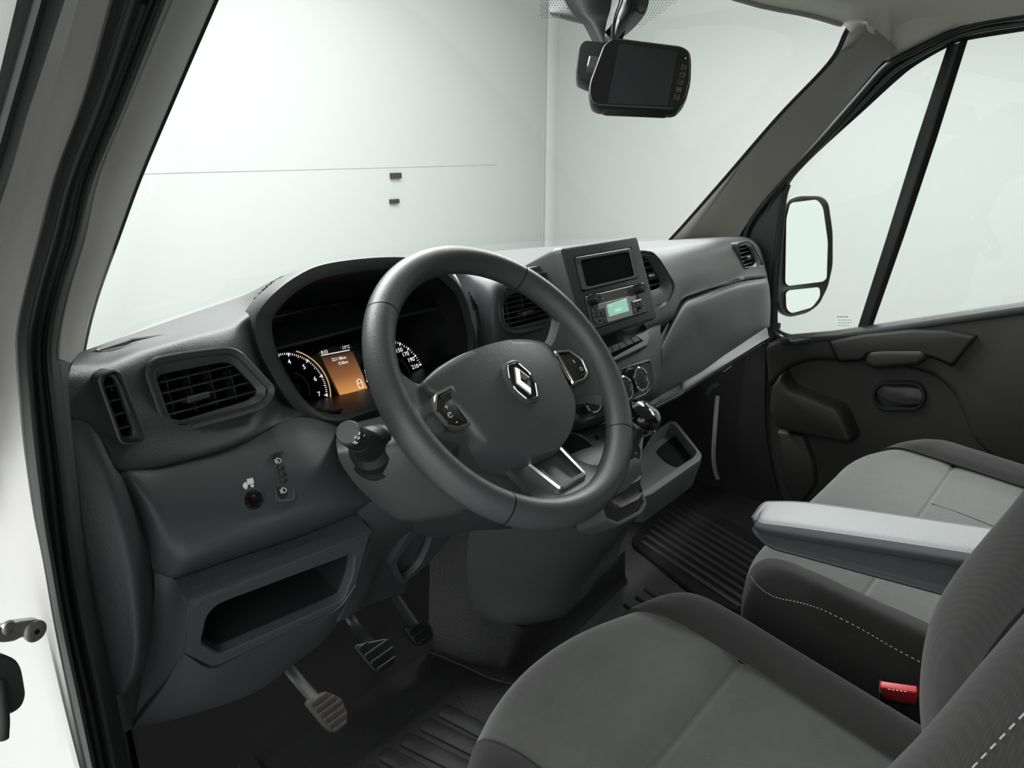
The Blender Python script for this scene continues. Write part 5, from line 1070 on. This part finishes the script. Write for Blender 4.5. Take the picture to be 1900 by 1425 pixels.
surf('armrest_edge', [top_n, [a.lerp(b, .5)+V((-.003, 0, 0)) for a, b in zip(top_n, low)], low], M['armd'], A_, nu=6, nv=4, thick=.004, ang=60)
surf('armrest_side', [low, [a.lerp(b, .12)+V((.003, 0, 0)) for a, b in zip(low, bot)], [a.lerp(b, .9) for a, b in zip(low, bot)], bot, [q+V((.05*min(1, i/2), 0, -.002)) for i, q in enumerate(bot)]], M['armd'], A_, nu=6, nv=4, thick=.004, ang=60)
fsd = [q+V((.0, 0, 0)) for q in top_f]
surf('armrest_far_side', [fsd, [V((q.x+.002, q.y, q.z-.05*min(1, i/2))) for i, q in enumerate(fsd)]], M['armd'], A_, nu=6, nv=2, thick=.004)
# seat belt buckle between the seats
bk = thing('belt_buckle', 'red seat belt buckle between driver seat and bench', 'buckle', X(1668, 1310, .262))
fbk = Fr(X(1668, 1288, .235), X(1703, 1292, .235)-X(1634, 1283, .235), (-.6, .1, .7))
if fbk.n.dot(CAM-fbk.o) < 0: fbk = Fr(fbk.o, fbk.x, -fbk.y)
stack('buckle_button', fbk, fbk.pxs([(1632, 1274), (1702, 1284), (1706, 1292), (1700, 1308), (1640, 1296)]), [(.001, -.007), (0, -.004), (.0005, .0), (.002, .001)], M['red'], bk, r=.002, cap0=True)
stack('buckle_case', fbk, fbk.pxs([(1630, 1290), (1640, 1294), (1700, 1306), (1702, 1314), (1690, 1318), (1630, 1310)]), [(.0, -.02), (0, -.006), (.001, -.004)], M['bezel'], bk, r=.002, cap0=True)
for k in range(5):
    c = fbk.px(1650+k*7.5, 1279+k*1.0, .001); box('press_mark', fbk, c[0]-.0014, c[0]+.0014, c[1]-.0007, c[1]+.0007, .0008, .0014, M['print'], bk, b=.0001)
tube('buckle_stem', [X(1668, 1305, .245)+V((0, 0, -.015)), X(1670, 1325, .25)+V((0, 0, -.03)), V((.255, -.49, .12)), V((.255, -.50, .02))], .014, M['black'], bk, n=10, sub=4)
# ---- passenger bench
PB = thing('passenger_bench', 'grey cloth double passenger bench behind the armrest', 'seat', (.68, -.4, 0))
YP = [-.318, -.337, -.345, -.353, -.39, -.46, -.56, -.66]; YPB = [-.43, -.48, -.56, -.66]
zp = .402
def bsec(x, dz, yfx, grv=-.345, ys=None): 
    P = [V((x, yfx-d, zp+dz*min(1, max(0, (d+.02)/.06))+h)) for d, h in ST]
    for y in ys or YP: P.append(V((x, y, zp+dz+(GO.get(y, 0) if grv else 0))))
    return [V((q.x, q.y, q.z-.10*max(0, -.24-q.y))) for q in P]
fr_ = lambda x: -.170 - (.035*max(0, (.45-x)/.12)**2 if x < .45 else 0) - (.12*max(0, (x-.86)/.2)**2 if x > .86 else 0)
strip('bench_cushion', [bsec(x, dz, fr_(x)) for x, dz in ((.378, .002), (.42, .0), (.50, -.001), (.60, .0), (.70, .0), (.76, .0), (.80, .0), (.86, .0), (.92, .0), (.97, .003))], M['fab'], PB)
tube('bench_seam', [V((.766, -.350, zp-.0135)), V((.764, -.40, zp-.0165)), V((.757, -.48, zp-.0245)), V((.752, -.60, zp-.0365))], .0012, M['hole'], PB, n=6, sub=4)
# left bolster and its side with the stitched seam
rows = [bsec(x, dz, fr_(x), None, [-.36, -.42, -.48, -.56, -.66]) for x, dz in ((.380, .001), (.366, .004), (.348, .003), (.334, -.010), (.325, -.035), (.321, -.09), (.322, -.18))]
for k, r in enumerate(rows):
    cap = (9, 9, 9, 9, zp-.035, zp-.09, zp-.18)[k]
    for i in range(len(r)): r[i] = V((r[i].x, r[i].y-(.006*(k-3) if k > 3 else 0), max(.12, min(r[i].z, cap))))
strip('bench_bolster', rows, M['fabd'], PB)
rows = [bsec(x, dz, fr_(x), None, YPB) for x, dz in ((.968, .002), (.99, .014), (1.02, .020), (1.045, .012), (1.06, -.03), (1.064, -.10), (1.06, -.18))]
for k, r in enumerate(rows):
    cap = (9, 9, 9, 9, zp-.03, zp-.10, zp-.18)[k]
    for i in range(len(r)): r[i] = V((r[i].x, r[i].y-(.006*(k-3) if k > 3 else 0), max(.12, min(r[i].z, cap))))
strip('bench_bolster', rows, M['fabd'], PB)
stl = [X(u, v, .3215) for u, v in ((1392, 1068), (1410, 1090), (1440, 1108), (1485, 1118), (1530, 1133), (1600, 1168), (1660, 1203), (1735, 1242))]
S3 = crp(stl, 14)
for i in range(0, len(S3)-1, 2): tube('stitch', [S3[i]+V((-.0005, 0, 0)), S3[i+1]+V((-.0005, 0, 0))], .0006, M['silver'], PB, n=4)
fb2 = Fr((.69, -.42, 0), (1, 0, 0), (0, 1, 0)); box('bench_plinth', fb2, -.33, .34, -.28, .20, .0, .24, M['black'], PB, b=.01, r=.02)
BB = [(-.66, .34), (-.635, .42), (-.63, .50), (-.645, .6), (-.675, .75), (-.71, .9), (-.75, 1.02), (-.80, 1.06)]
strip('bench_backrest', [[V((x, y-b, z)) for y, z in BB] for x, b in ((.33, .12), (.325, .04), (.35, .0), (.42, .02), (.54, .025), (.66, .02), (.72, .0), (.745, .05))], M['fabd'], PB)
strip('bench_backrest', [[V((x, y-b, z)) for y, z in BB] for x, b in ((.755, .05), (.78, .0), (.84, .02), (.92, .025), (1.0, .02), (1.05, .0), (1.075, .04), (1.07, .12))], M['fabd'], PB)
